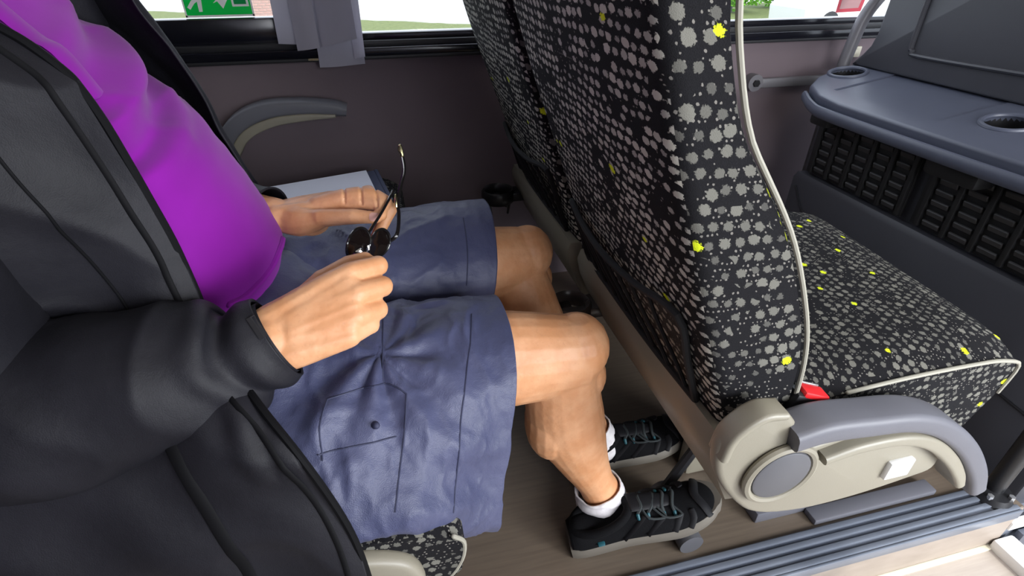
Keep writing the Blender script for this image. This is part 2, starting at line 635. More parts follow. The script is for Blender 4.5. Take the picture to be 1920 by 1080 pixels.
# entrance steps: bright nosing, steps going down to the door
ns = struct('trim_step_nosing', rbox(1.19, 1.245, -0.6, 0.414, -0.13, -0.098, 0.006), M['white'])
struct('floor_step_upper', rbox(1.24, 1.55, -1.2, 0.42, -0.42, -0.30, 0), M['aisle'])
struct('floor_step_lower', rbox(1.55, 3.0, -1.2, 0.42, -0.62, -0.50, 0), M['aisle'])
struct('floor_front', rbox(1.215, 3.0, 0.42, WY, -0.14, -0.06, 0.004), M['alu_rib'])
struct('trim_front_edge', rbox(1.215, 3.0, 0.412, 0.425, -0.075, -0.05, 0.002), M['white'])
struct('floor_front_step_face', rbox(1.25, 3.0, 0.40, 0.4135, -0.62, -0.085, 0.0), M['alu'])
# window side wall
w = struct('wall_window_side', rbox(-1.6, 3.0, WY, WY + 0.06, -0.14, 0.775, 0), M['wall'])
struct('wall_above_windows', rbox(-1.6, 3.0, WY, WY + 0.06, 1.62, 2.0, 0), M['wall'])
# black sill: gaskets and ledge
sill = struct('trim_sill', rbox(-1.6, 3.0, WY - 0.028, WY + 0.02, 0.752, 0.776, 0.004), M['gloss_black'])
part('sill_bead', rbox(-1.6, 3.0, WY - 0.034, WY - 0.026, 0.748, 0.756, 0.002), M['black_rubber'], sill)
part('sill_groove', rbox(-1.6, 3.0, WY - 0.012, WY + 0.03, 0.774, 0.790, 0.003), M['black_rubber'], sill)
fr1 = struct('window_1', [rbox(-1.6, -0.13, WY + 0.005, WY + 0.05, 0.785, 0.848, 0.004),
                          rbox(-1.6, -0.13, WY + 0.005, WY + 0.05, 1.58, 1.63, 0.004)], M['gloss_black'])
part('glass_pane', rbox(-1.6, -0.15, WY + 0.03, WY + 0.036, 0.84, 1.60, 0), M['glass'], fr1)
fr2 = struct('window_2', [rbox(-0.05, 3.0, WY + 0.005, WY + 0.05, 0.785, 0.806, 0.004),
                          rbox(-0.05, 3.0, WY + 0.005, WY + 0.05, 1.58, 1.63, 0.004)], M['gloss_black'])
part('glass_pane', rbox(-0.03, 3.0, WY + 0.03, WY + 0.036, 0.80, 1.60, 0), M['glass'], fr2)
struct('trim_window_pillar', rbox(-0.19, -0.03, WY - 0.005, WY + 0.06, 0.76, 1.64, 0.006), M['black_rubber'])
# the rest of the coach, behind and above the camera
struct('ceiling', rbox(-1.6, 3.0, -1.2, WY + 0.06, 1.95, 2.0, 0), M['ceiling'])
struct('wall_rear', rbox(-1.66, -1.6, -1.2, WY + 0.06, -0.14, 2.0, 0), M['wall'])
struct('wall_door_side', [rbox(-1.6, 1.3, -1.26, -1.2, -0.14, 0.76, 0), rbox(-1.6, 3.0, -1.26, -1.2, 1.62, 2.0, 0),
                          rbox(1.22, 1.32, -1.26, -1.2, 0.7, 1.7, 0), rbox(-0.3, -0.2, -1.26, -1.2, 0.7, 1.7, 0),
                          rbox(2.3, 3.0, -1.26, -1.2, -0.6, 1.7, 0)], M['wall'])
struct('daylight_block_door_side', rbox(-1.6, 0.25, -1.19, -1.18, 0.72, 1.66, 0), M['curtain'])  # added unseen sheet closing the rear windows to dim the daylight
struct('wall_front', [rbox(3.0, 3.06, -1.26, WY + 0.06, -0.6, 0.70, 0), rbox(3.0, 3.06, -1.26, WY + 0.06, 1.75, 2.0, 0)], M['console'])

# ------------------------------------------------------------------ stickers on the glass
GY = WY + 0.0285
ex = thing('exit_sign', 'green emergency exit sticker with white running man on the rear window glass', 'sign', (-0.34, GY, 0.90))


def flat(name, polys, y, mat, parent, th=0.0006):
    part(name, [prism(p, 'y', y - th, y) for p in polys], mat, parent, smooth=False)


flat('border', [[(-0.425, 0.850), (-0.268, 0.850), (-0.268, 0.8545), (-0.425, 0.8545)], [(-0.425, 0.850), (-0.421, 0.850), (-0.421, 0.965), (-0.425, 0.965)], [(-0.272, 0.850), (-0.268, 0.850), (-0.268, 0.965), (-0.272, 0.965)]], GY, M['white'], ex)
flat('field', [[(-0.421, 0.8545), (-0.272, 0.8545), (-0.272, 0.962), (-0.421, 0.962)]], GY - 0.0007, M['sign_green'], ex)
flat('running_man', [
    [(-0.416, 0.872), (-0.410, 0.867), (-0.398, 0.880), (-0.391, 0.884), (-0.392, 0.862), (-0.384, 0.862), (-0.380, 0.892),
     (-0.372, 0.910), (-0.362, 0.898), (-0.355, 0.901), (-0.366, 0.922), (-0.380, 0.926), (-0.396, 0.915), (-0.408, 0.900), (-0.402, 0.896), (-0.390, 0.908), (-0.394, 0.893), (-0.404, 0.886)],
    [(-0.372 + 0.009 * math.cos(a * PI / 6), 0.938 + 0.009 * math.sin(a * PI / 6)) for a in range(12)]],
    GY - 0.0014, M['white'], ex)
flat('arrow', [[(-0.356, 0.880), (-0.346, 0.884), (-0.336, 0.868), (-0.326, 0.882), (-0.320, 0.890), (-0.328, 0.905), (-0.345, 0.905), (-0.345, 0.890)]],
     GY - 0.0014, M['white'], ex)
flat('doorway', [[(-0.314, 0.872), (-0.276, 0.872), (-0.276, 0.955), (-0.314, 0.955)]], GY - 0.0014, M['white'], ex)
flat('door_opening', [[(-0.309, 0.877), (-0.281, 0.877), (-0.281, 0.950), (-0.309, 0.950)]], GY - 0.0021, M['sign_green'], ex)

rs = thing('red_sticker', 'red bordered rectangular sticker at the lower edge of the front window glass', 'sticker', (1.50, GY, 0.85))
flat('border', [[(1.452, 0.818), (1.545, 0.820), (1.560, 0.93), (1.452, 0.93)]], GY, M['sign_red'], rs)
flat('faded_panel', [[(1.462, 0.828), (1.532, 0.830), (1.545, 0.92), (1.462, 0.92)]], GY - 0.0007, M['sign_pink'], rs)

# ------------------------------------------------------------------ outside
struct('ground_outside', ([(-60, 1.9, -1.3), (60, 1.9, -1.3), (60, 90, -1.3), (-60, 90, -1.3)], [(0, 1, 2, 3)]), M['verge'])
bw = thing('brick_wall', 'pinkish brick wall seen through the window beside the green sticker', 'wall', (-3.0, 20, -1.3))
bm_ = rbox(-3.42, -2.3, 20.0, 20.25, -1.3, 0.9, 0)
part('mortar', bm_, M['ceiling'], bw)
base_me = MB().add(*rbox(0, 0.215, -0.012, 0.1, 0, 0.065, 0.004, 1)).mesh('brick')
base_me.materials.append(M['brick'])
for r in range(14):
    for k in range(5):
        o = bpy.data.objects.new('brick', base_me)
        COL.objects.link(o)
        o.parent = bw
        o.location = (-3.42 - bw.location.x + k * 0.225 - (0.11 if r % 2 else 0), 0, 0.25 + r * 0.075)
        o.rotation_euler.z = random.uniform(-0.01, 0.01)
pl_ = thing('pale_post', 'slim white post beside the brick wall outside', 'post', (-3.56, 19.5, -1.3))
part('shaft', rbox(-3.60, -3.48, 19.4, 19.6, -1.3, 1.4, 0.02), M['white'], pl_)
part('cap', rbox(-3.62, -3.46, 19.38, 19.62, 1.4, 1.46, 0.01), M['white'], pl_)


def shrub(name, c, r, label, seed, leafm):
    """trunk and a crown of leaf-sized faces around clumps"""
    rnd = random.Random(seed)
    t_ = thing(name, label, 'shrub', c, 'shrubs beyond the front window')
    part('stem', tube([V(c), V(c) + V((0, 0, r * 0.7))], [0.06, 0.03], 8), M['rail'], t_)
    mb = MB()
    for i in range(1500):
        d = V((rnd.gauss(0, 1), rnd.gauss(0, 1), rnd.gauss(0, 1))).normalized() * r * (rnd.random() ** 0.35)
        p = V(c) + V((d.x * 1.3, d.y, r * 0.9 + d.z * 0.85))
        a = V((rnd.gauss(0, 1), rnd.gauss(0, 1), rnd.gauss(0, 1))).normalized() * 0.10
        b = a.cross(V((rnd.gauss(0, 1), rnd.gauss(0, 1), rnd.gauss(0, 1)))).normalized() * 0.06
        mb.add([p - a, p - b, p + a, p + b], [(0, 1, 2, 3)])
    o = link('foliage', mb.mesh(), leafm, t_, smooth=False)
    o['kind'] = 'stuff'


shrub('shrub', (14.3, 21.3, -1.3), 1.25, 'bright green leafy shrub outside, nearest the front seat edge', 3, M['leaf'])
shrub('shrub', (17.2, 22.6, -1.3), 1.15, 'second bright green shrub outside, nearer the white car', 4, M['leaf'])
cw = thing('white_car', 'white car parked outside beyond the front window, mostly out of sight', 'car', (14.6, 15.6, -1.3))
body = [(12.62, -1.05), (12.55, -0.6), (12.85, -0.30), (13.8, -0.2), (14.4, 0.25), (16.0, 0.3), (16.8, -0.15), (16.9, -1.05)]
part('body', prism(body, 'y', 15.0, 16.7, 0.08), M['white'], cw)
part('window_band', prism([(13.95, -0.15), (14.45, 0.18), (15.9, 0.22), (16.4, -0.15)], 'y', 14.98, 16.72), M['gloss_black'], cw)
for x in (13.5, 16.1):
    for y in (14.98, 16.5):
        part('wheel', prism([(x + 0.32 * math.cos(a * PI / 10), -0.98 + 0.32 * math.sin(a * PI / 10)) for a in range(20)], 'y', y, y + 0.22, 0.03),
             M['black_rubber'], cw)

# ------------------------------------------------------------------ coach seats
REAR = [(0.445, 0.33), (0.405, 0.40), (0.391, 0.466), (0.356, 0.56), (0.321, 0.655), (0.290, 0.74), (0.259, 0.825), (0.232, 0.909), (0.211, 0.975), (0.180, 1.08), (0.155, 1.20), (0.150, 1.30)]
FRONT = [(0.470, 0.34), (0.497, 0.42), (0.497, 0.475), (0.490, 0.548), (0.469, 0.62), (0.421, 0.721), (0.377, 0.787), (0.330, 0.85), (0.302, 0.915), (0.288, 0.965), (0.270, 1.08), (0.255, 1.20), (0.245, 1.30)]


def at_z(prof, z):
    for (x0, z0), (x1, z1) in zip(prof, prof[1:]):
        if z <= z1:
            return x0 + (x1 - x0) * max(0, (z - z0) / (z1 - z0))
    return prof[-1][0]


def smooth_prof(prof):
    return [(p.x, p.z) for p in catmull([(x, 0, z) for x, z in prof], 5)]


REAR_S, FRONT_S = smooth_prof(REAR), smooth_prof(FRONT)


def backrest(name, parent, y0, y1, dx=0.0, z0=0.435, z1=1.28, mats=None):
    """reclined shell with rounded edges; rear cloth and bolster cloth"""
    rings = []
    zs = [z0 + (z1 - z0) * i / 40 for i in range(41)]
    for z in zs:
        xr, xf = at_z(REAR_S, z) + dx, at_z(FRONT_S, z) + dx
        inset = 0.0 if z < z1 - 0.08 else 0.04 * (1 - math.sqrt(max(0, 1 - ((z - z1 + 0.08) / 0.08) ** 2)))
        d = xf - xr
        ya, yb = y0 + inset, y1 - inset
        r = min(0.022, d * 0.3)
        ring = []
        # rear face (low x), from y0 side to y1 side, gently bowed
        ring += [V((xr + r * (1 - math.sin(a)), ya + r * (1 - math.cos(a)), z)) for a in (0, PI / 8, PI / 4, 3 * PI / 8)]
        for k in range(13):
            s = k / 12
            ring.append(V((xr - 0.006 * math.sin(PI * s), ya + r + (yb - ya - 2 * r) * s, z)))
        ring += [V((xr + r * (1 - math.cos(a)), yb - r * (1 - math.sin(a)), z)) for a in (PI / 8, PI / 4, 3 * PI / 8, PI / 2)]
        ring += [V((xf - 0.008, yb, z)), V((xf, yb - 0.012, z))]
        for k in range(1, 8):
            s = k / 8
            dip = 0.045 * math.sin(PI * s) ** 0.7
            ring.append(V((xf - dip, yb - 0.012 + (ya - yb + 0.024) * s, z)))
        ring += [V((xf, ya + 0.012, z)), V((xf - 0.008, ya, z))]
        rings.append(ring)
    vs, fs = loft(rings)
    mb = MB().add(vs, fs)
    me = mb.mesh(name)
    # cloth coordinates in metres: around and along
    uv = me.uv_layers.new(name='metres')
    n = len(rings[0])
    acc = [0.0]
    for k in range(n):
        acc.append(acc[-1] + (rings[20][(k + 1) % n] - rings[20][k]).length)
    for p in me.polygons:
        idx = [me.loops[li].vertex_index % n for li in p.loop_indices]
        wrap = (0 in idx) and (n - 1 in idx)
        for li in p.loop_indices:
            vi = me.loops[li].vertex_index
            k = vi % n
            uv.data[li].uv = (acc[n] if (wrap and k == 0) else acc[k], vi // n * (z1 - z0) / 40 * 1.08)
        if len(idx) == 4 and min(idx) >= 2 and max(idx) <= 18:
            p.material_index = 0
        else:
            p.material_index = 1
            if abs(p.normal.y) > 0.5:
                for li in p.loop_indices:
                    c = me.vertices[me.loops[li].vertex_index].co
                    uv.data[li].uv = (c.x + 0.31 * c.z, c.z)
    o = link(name, me, mats or [M['back_panel'], M['bolster']], parent)
    return o


def edge_cord(parent, y, dx, prof=None, z0=0.455, z1=1.24, r=0.0031):
    pts = [(at_z(FRONT_S, z) + dx - 0.001, y, z) for z in [z0 + (z1 - z0) * i / 24 for i in range(25)]]
    pts = [(at_z(FRONT_S, z0) + dx - 0.07, y + 0.004, z0 - 0.018), (at_z(FRONT_S, z0) + dx - 0.025, y + 0.001, z0 - 0.014)] + pts
    return part('piping', tube(pts, r, 8, 2), M['piping'], parent)


def rear_pt(y, z, off, dx, y0, y1):
    s = (y - y0) / (y1 - y0)
    return V((at_z(REAR_S, z) + dx - 0.006 * math.sin(PI * max(0, min(1, s))) - off, y, z))


def net_pocket(parent, y0, y1, dx, ya, yb, zt_a, zt_b, zb):
    """stretch net with sagging elastic lines and a black border, low on the rear of a backrest"""
    NU, NV = 14, 8
    vs, fs = [], []
    for i in range(NU + 1):
        s = i / NU
        y = ya + (yb - ya) * s
        zt = zt_a + (zt_b - zt_a) * s - 0.012 * math.sin(PI * s)
        for j in range(NV + 1):
            q = j / NV
            z = zb + (zt - zb) * q
            off = 0.004 + 0.016 * math.sin(PI * s) * q
            vs.append(rear_pt(y, z, off, dx, y0, y1))
    for i in range(NU):
        for j in range(NV):
            a = i * (NV + 1) + j
            fs.append((a, a + NV + 1, a + NV + 2, a + 1))
    mb = MB().add(vs, fs)
    me = mb.mesh('net_pocket')
    box_uv(me)
    o = link('net_pocket', me, M['net'], parent)

    def g(s, q):
        y = ya + (yb - ya) * s
        zt = zt_a + (zt_b - zt_a) * s - 0.012 * math.sin(PI * s)
        z = zb + (zt - zb) * q
        return rear_pt(y, z, 0.006 + 0.016 * math.sin(PI * s) * q, dx, y0, y1)
    rim = [g(0, 0.02), g(0, 0.5), g(0, 1), g(0.25, 1), g(0.5, 1), g(0.75, 1), g(1, 1), g(1, 0.5), g(1, 0), g(0.75, 0), g(0.5, 0), g(0.25, 0)]
    part('pocket_border', tube(rim + [rim[0]], 0.0055, 8, 4), M['elastic'], o)
    for i in range(8):
        s0 = 0.06 + i * 0.118
        pts = [g(min(1, s0 + 0.10 * math.sin(PI * q * 0.5)), 0.04 + 0.92 * q) for q in (0, 0.2, 0.4, 0.6, 0.8, 1.0)]
        part('elastic_line', tube(pts, 0.0032, 6, 3), M['elastic'], o)
    return o


def seat_cushion(name, parent, x0, x1a, x1b, y0, y1, zt, th=0.15, crown=0.012, nose=0.03, cord=False):
    """upholstered cushion: top crowned, front edge rounded; front edge runs from x1a (at y0) to x1b (at y1)"""
    NX, NY = 18, 14
    top, bot = [], []
    rings = []
    for j in range(NY + 1):
        s = j / NY
        y = y0 + (y1 - y0) * s
        x1 = x1a + (x1b - x1a) * s
        ed = min(s, 1 - s)
        dz = crown * (1 - (1 - min(1, ed / 0.18)) ** 2) - (0.010 if ed == 0 else 0)
        ring = []
        for i in range(NX + 1):
            q = i / NX
            x = x0 + (x1 - x0) * q
            z = zt + dz + 0.012 * math.sin(PI * q) + 0.02 * q - (nose * max(0, (q - 0.86) / 0.14) ** 2)
            ring.append(V((x, y, z)))
        e = ring[-1].copy()
        ring.append(V((x1 + 0.006, y, e.z - 0.02)))
        ring.append(V((x1 - 0.002, y, e.z - 0.06)))
        ring.append(V((x1 - 0.03, y, zt - th + 0.02)))
        ring.append(V((x1 - 0.06, y, zt - th)))
        ring.append(V((x0 + 0.02, y, zt - th)))
        ring.append(V((x0, y, zt - th + 0.03)))
        rings.append(ring)
    vs, fs = loft(rings)
    me = MB().add(vs, fs).mesh(name)
    box_uv(me)
    o = link(name, me, M['cushion'], parent)
    if cord:
        part('piping', tube([p + V((0, -0.001, 0.001)) for p in rings[0][6:NX + 3]], 0.0031, 8, 2), M['piping'], o)
    return o


def cup_holder(parent, c, sc=1.0, mat=None):
    """folding ring holder: ring, arm and base plate with cross ribs"""
    c = V(c)
    mat = mat or M['black_plastic']
    o = part('cup_holder', tube([c + V((0.042 * sc * math.cos(a), 0.042 * sc * math.sin(a), 0)) for a in [2 * PI * k / 18 for k in range(19)]], (0.006, 0.020), 8, 2), mat, parent)
    part('holder_arm', rbox(c.x + 0.036 * sc, c.x + 0.075 * sc, c.y - 0.030, c.y + 0.030, c.z - 0.014, c.z + 0.012, 0.004), mat, o)
    part('holder_cross', [rbox(c.x - 0.04 * sc, c.x + 0.04 * sc, c.y - 0.011, c.y + 0.011, c.z - 0.016, c.z - 0.004, 0.002),
                          rbox(c.x - 0.011, c.x + 0.011, c.y - 0.04 * sc, c.y + 0.04 * sc, c.z - 0.018, c.z - 0.006, 0.002)], mat, o)
    for a in (0.6, 2.2, 3.9, 5.4):
        p = c + V((0.042 * sc * math.cos(a), 0.042 * sc * math.sin(a), -0.004))
        part('holder_strut', tube([p, p + V((-0.008 * math.cos(a), -0.008 * math.sin(a), -0.044))], 0.004, 6, 1), mat, o)
    return o


def arm_strip(path, y0, y1, hts, r=0.010):
    """flat-sided bar swept along a path in the x-z plane"""
    P = catmull([(x, 0, z) for x, z in path], 8)
    H = catmull([(h, 0, 0) for h in hts], 8)
    rings = []
    for i, p in enumerate(P):
        t = (P[min(i + 1, len(P) - 1)] - P[max(i - 1, 0)]).normalized()
        nrm = V((-t.z, 0, t.x))
        h = H[i].x / 2
        ring = []
        for cy, cn in ((y1 - r, h - r), (y0 + r, h - r), (y0 + r, -h + r), (y1 - r, -h + r)):
            base = {(True, True): 0, (False, True): PI / 2, (False, False): PI, (True, False): 1.5 * PI}[(cy > (y0 + y1) / 2, cn > 0)]
            for k in range(4):
                a = base + k * PI / 6
                ring.append(V((p.x, cy + r * math.cos(a), p.z)) + nrm * (cn + r * math.sin(a)))
        rings.append(ring)
    return loft(rings)


# ---- the seat in front
fs_ = thing('coach_seat', 'spotted black double coach seat in front, its netted seat backs facing the man', 'seat', (0.66, 0.68, 0.0), 'double coach seats')
b1 = backrest('backrest', fs_, 0.42, 0.935)
b1['label'] = 'aisle side seat back with dense grey dashes, yellow dots and pale piping'
edge_cord(b1, 0.4185, 0)
b2 = backrest('backrest', fs_, 0.965, 1.485, -0.004)
b2['label'] = 'window side seat back, mostly hidden behind the nearer one'
net_pocket(b1, 0.42, 0.935, 0.0, 0.475, 0.90, 0.612, 0.585, 0.452)
net_pocket(b2, 0.965, 1.485, -0.004, 1.03, 1.45, 0.600, 0.585, 0.452)
# moulded trim under the backs
def shell_trim(y0, y1, dx):
    prof = [(0.383, 0.452), (0.376, 0.430), (0.384, 0.395), (0.408, 0.340), (0.425, 0.305), (0.46, 0.300), (0.50, 0.33), (0.50, 0.44), (0.44, 0.452)]
    return prism([(x + dx, z) for x, z in prof], 'y', y0, y1, 0.006)


part('shell_trim', shell_trim(0.405, 0.945, 0), M['cream'], fs_)
part('shell_trim', shell_trim(0.972, 1.49, -0.012), M['cream'], fs_)
part('recline_hinge', tube([(0.43, 0.935, 0.44), (0.43, 0.975, 0.44)], 0.028, 12, 2), M['black_plastic'], fs_)
cup_holder(fs_, (0.315, 1.455, 0.372), 1.05)
cup_holder(fs_, (0.352, 0.90, 0.330), 1.0, M['brown_plastic'])
# cushions
c1 = seat_cushion('cushion', fs_, 0.43, 0.897, 0.935, 0.42, 0.955, 0.466, nose=0.012, cord=True)
c2 = seat_cushion('cushion', fs_, 0.43, 0.935, 0.945, 0.96, 1.48, 0.460)
part('seat_frame', [rbox(0.46, 0.84, 0.46, 1.46, 0.27, 0.31, 0.006)], M['black_plastic'], fs_)
part('pedestal', rbox(0.56, 0.74, 0.66, 0.70, 0.0, 0.30, 0.01), M['cream'], fs_)
part('pedestal', rbox(0.66, 0.72, 1.20, 1.26, 0.0, 0.30, 0.01), M['black_plastic'], fs_)
ped = part('floor_foot', rbox(0.755, 1.06, 0.487, 0.520, 0.0, 0.016, 0.004), M['armcap'], fs_)
part('foot_plate', rbox(0.64, 0.80, 0.52, 0.72, 0.0, 0.03, 0.004), M['armcap'], fs_)
# short rubber-ended foot rest under the seat
fo = part('foot_rest', tube([(0.480, 0.497, 0.024), (0.480, 0.63, 0.024)], 0.0245, 20, 1, round_ends=False), M['disc'], fs_)
part('foot_rest_arm', tube([(0.478, 0.615, 0.035), (0.62, 0.640, 0.28)], 0.011, 8, 1), M['black_plastic'], fs_)

# armrest console on the aisle side
side = [(0.3578,0.3700,0.4699), (0.3742,0.3700,0.5018), (0.4082,0.3700,0.5242), (0.4354,0.3700,0.5202), (0.4646,0.3700,0.4894), (0.4967,0.3700,0.4429), (0.5609,0.3700,0.4491),
        (0.6458,0.3700,0.4528), (0.7062,0.3700,0.4267), (0.7568,0.3700,0.3681), (0.7639,0.3700,0.3175), (0.7185,0.3700,0.3036), (0.6259,0.3700,0.2910), (0.5320,0.3700,0.2907),
        (0.4542,0.3700,0.3103), (0.4091,0.3700,0.3515), (0.3693,0.3700,0.4151)]
side2 = [(p.x, p.z) for p in catmull([(x, 0, z) for x, y, z in side], 4, closed=True)]
ar = part('arm_rest', prism(side2, 'y', 0.372, 0.396, 0.008, 3), M['cream'], fs_, label='greige moulded arm rest shell on the aisle side')
capp = [(0.4539,0.3700,0.4748), (0.5008,0.3700,0.4810), (0.5674,0.3700,0.4737), (0.6413,0.3700,0.4622), (0.7094,0.3700,0.4313), (0.7819,0.3700,0.3729), (0.8446,0.3700,0.2997), (0.8759,0.3700,0.2460)]
part('arm_pad', arm_strip([(x, z) for x, y, z in capp], 0.352, 0.402, [0.032, 0.034, 0.033, 0.032, 0.032, 0.032, 0.032, 0.030], 0.009), M['armcap'], ar, label='dark grey arched arm pad')
linp = [(0.5167,0.3650,0.4219), (0.5721,0.3650,0.4318), (0.6443,0.3650,0.4270), (0.7045,0.3650,0.4019), (0.7634,0.3650,0.3531), (0.8074,0.3650,0.3029), (0.8260,0.3650,0.2736)]
part('arm_lining', arm_strip([(x, z) for x, y, z in linp], 0.355, 0.400, [0.016, 0.018, 0.020, 0.022, 0.022, 0.020, 0.016], 0.006), M['cream'], ar)
dc = V((0.4589,0.3620,0.4050))
ring_ = [(dc.x + 0.044 * math.cos(2 * PI * k / 32), dc.z + 0.044 * math.sin(2 * PI * k / 32)) for k in range(32)]
part('cover_disc', prism(ring_, 'y', 0.361, 0.38, 0.004), M['disc'], ar, label='charcoal round cover disc')
ring2 = [(dc.x + 0.050 * math.cos(2 * PI * k / 40), 0.366, dc.z + 0.050 * math.sin(2 * PI * k / 40)) for k in range(41)]
part('disc_rim', tube(ring2, 0.006, 8, 1), M['cream'], ar)
lb = V((0.6795,0.3660,0.3478))
part('screw_cover', rbox(lb.x - 0.022, lb.x + 0.022, 0.364, 0.375, lb.z - 0.018, lb.z + 0.018, 0.003), M['white'], ar, label='small white square cover')
part('arm_lip', arm_strip([(x, z) for x, y, z in ((0.3641,0.3700,0.4562), (0.3713,0.3700,0.4931), (0.4023,0.3700,0.5193), (0.4355,0.3700,0.5174))], 0.364, 0.398, [0.012, 0.013, 0.013, 0.011], 0.005), M['cream'], ar)

# red belt buckle on its strap
bk = thing('seat_belt_buckle', 'red and black seat belt buckle tucked between cushion and arm rest', 'buckle', (0.5565,0.4400,0.4594))
bc = V((0.5224,0.4180,0.4899))
Mb = Matrix.Translation(bc) @ Matrix.Rotation(math.radians(18), 4, 'Y') @ Matrix.Rotation(math.radians(-10), 4, 'Z')
part('housing', xform(rbox(-0.030, 0.020, -0.014, 0.014, -0.045, 0.0, 0.005), Mb), M['black_plastic'], bk)
part('press_button', xform(rbox(-0.021, 0.017, -0.013, 0.011, -0.006, 0.006, 0.003), Mb), M['red'], bk)
part('slot', xform(rbox(-0.018, 0.014, 0.0115, 0.0145, -0.01, 0.0065, 0.001), Mb), M['steel'], bk)
part('webbing', tube([(0.5709,0.4450,0.4681), (0.5921,0.4450,0.4717), (0.6157,0.4400,0.4584), (0.6208,0.4300,0.4466)], [(0.003, 0.012)] * 4, 8, 5), M['elastic'], bk)

# ---- the man's own double seat
os_ = thing('coach_seat', 'spotted black double coach seat that the man in purple sits on', 'seat', (-0.25, 0.7, 0), 'double coach seats')
seat_cushion('cushion', os_, -0.50, 0.030, 0.028, 0.385, 0.945, 0.405, 0.13, 0.010)
seat_cushion('cushion', os_, -0.50, 0.028, 0.032, 0.955, 1.50, 0.430, 0.13, 0.012)
def shift(vf, d):
    return [V(p) + V(d) for p in vf[0]], vf[1]
for y0, y1 in ((0.42, 0.935), (0.965, 1.485)):
    backrest('backrest', os_, y0, y1, -0.93, 0.40)
part('piping', tube([(0.022, 0.386, 0.398), (0.034, 0.387, 0.380), (0.030, 0.387, 0.345), (0.010, 0.387, 0.310), (-0.03, 0.388, 0.285)], 0.003, 8, 4), M['piping'], os_)
part('seat_frame', rbox(-0.45, -0.03, 0.46, 1.46, 0.25, 0.29, 0.006), M['black_plastic'], os_)
for y0 in (0.62, 1.20):
    part('pedestal', rbox(-0.30, -0.24, y0, y0 + 0.06, 0.0, 0.27, 0.01), M['black_plastic'], os_)
ow = part('arm_rest', arm_strip([(-0.30, 0.385), (-0.22, 0.397), (-0.14, 0.397), (-0.085, 0.390), (-0.050, 0.372), (-0.040, 0.345), (-0.040, 0.32)], 0.366, 0.390, [0.05, 0.06, 0.05, 0.045, 0.045, 0.045, 0.04], 0.009), M['cream'], os_, label='greige arm rest end below the jacket')
farp = [(-0.4120,1.5000,0.5248), (-0.3623,1.5000,0.6051), (-0.2891,1.5000,0.6434), (-0.1975,1.5000,0.6485), (-0.1194,1.5000,0.6412), (-0.0802,1.5000,0.6333)]
fa = part('arm_rest', arm_strip([(x, z) for x, y, z in farp], 1.475, 1.535, [0.04, 0.045, 0.042, 0.038, 0.034, 0.026], 0.010), M['armcap'], os_, label='dark curved arm rest by the window wall')
farl = [(-0.3878,1.5000,0.5228), (-0.3388,1.5000,0.5869), (-0.2693,1.5000,0.6179), (-0.1889,1.5000,0.6263), (-0.1087,1.5000,0.6254)]
part('arm_lining', arm_strip([(x, z) for x, y, z in farl], 1.470, 1.53, [0.024, 0.024, 0.022, 0.018, 0.008], 0.004), M['cream'], fa)

# ---- the folder and sheet on the window cushion
fd = thing('folder', 'navy card folder lying under the pale sheet on the empty window seat', 'folder', (-0.16, 1.30, 0.47))
Mf = Matrix.Translation((-0.165, 1.30, 0.4765)) @ Matrix.Rotation(math.radians(8), 4, 'Z') @ Matrix.Rotation(math.radians(-2.4), 4, 'Y')
part('cover', xform(rbox(-0.15, 0.155, -0.11, 0.11, 0, 0.006, 0.002), Mf), M['navy'], fd)
part('spine', xform(rbox(0.150, 0.160, -0.11, 0.11, -0.001, 0.008, 0.002), Mf), M['navy'], fd)
ps_ = thing('paper_sheets', 'pale lilac stack of paper sheets on top of the navy folder', 'paper', (-0.18, 1.30, 0.475))
part('top_sheet', xform(rbox(-0.16, 0.130, -0.104, 0.108, 0.0092, 0.0100, 0.0), Mf), M['paper'], ps_)
part('lower_sheets', xform(rbox(-0.158, 0.128, -0.102, 0.106, 0.0062, 0.0091, 0.0), Mf), M['white'], ps_)

# ---- curtain: gathered strips hanging beside the window pillar
cu = thing('curtain', 'grey tied back curtain hanging in flat folds at the window pillar', 'curtain', (-0.1, 1.5, 1.6))


def cloth_strip(bx0, bx1, tx0, tx1, zb0, zb1, y, yamp, zt=1.64, mat=None, waves=1.0):
    NU, NV = 10, 14
    vs, fs = [], []
    for j in range(NV + 1):
        q = j / NV
        for i in range(NU + 1):
            s = i / NU
            x = lerp(lerp(bx0, bx1, s), lerp(tx0, tx1, s), q)
            z = lerp(lerp(zb0, zb1, s), zt, q)
            vs.append(V((x, y + yamp * math.sin(PI * s * waves) + 0.004 * math.sin(9 * q + 3 * s), z)))
    for j in range(NV):
        for i in range(NU):
            a = j * (NU + 1) + i
            fs.append((a, a + 1, a + NU + 2, a + NU + 1))
    me = MB().add(vs, fs).mesh()
    return baked(me, [('SOLIDIFY', dict(thickness=0.005, offset=0))])


link('fold', cloth_strip(-0.128, -0.017, -0.10, -0.02, 0.738, 0.741, 1.515, -0.010, waves=1.3), M['curtain'], cu)
link('fold', cloth_strip(-0.212, -0.125, -0.20, -0.12, 0.798, 0.795, 1.500, -0.012), M['curtain'], cu)
link('fold', cloth_strip(-0.112, -0.028, -0.11, -0.05, 0.790, 0.806, 1.488, -0.012), M['curtain'], cu)
link('fold', cloth_strip(-0.168, -0.118, -0.172, -0.122, 0.785, 0.790, 1.472, -0.010), M['curtain'], cu)
link('fold', cloth_strip(-0.040, -0.014, -0.06, -0.004, 0.758, 0.762, 1.498, -0.004), M['curtain'], cu)
part('hem_tag', rbox(-0.155, -0.130, 1.530, 1.533, 0.752, 0.757, 0.0), M['gold'], cu)

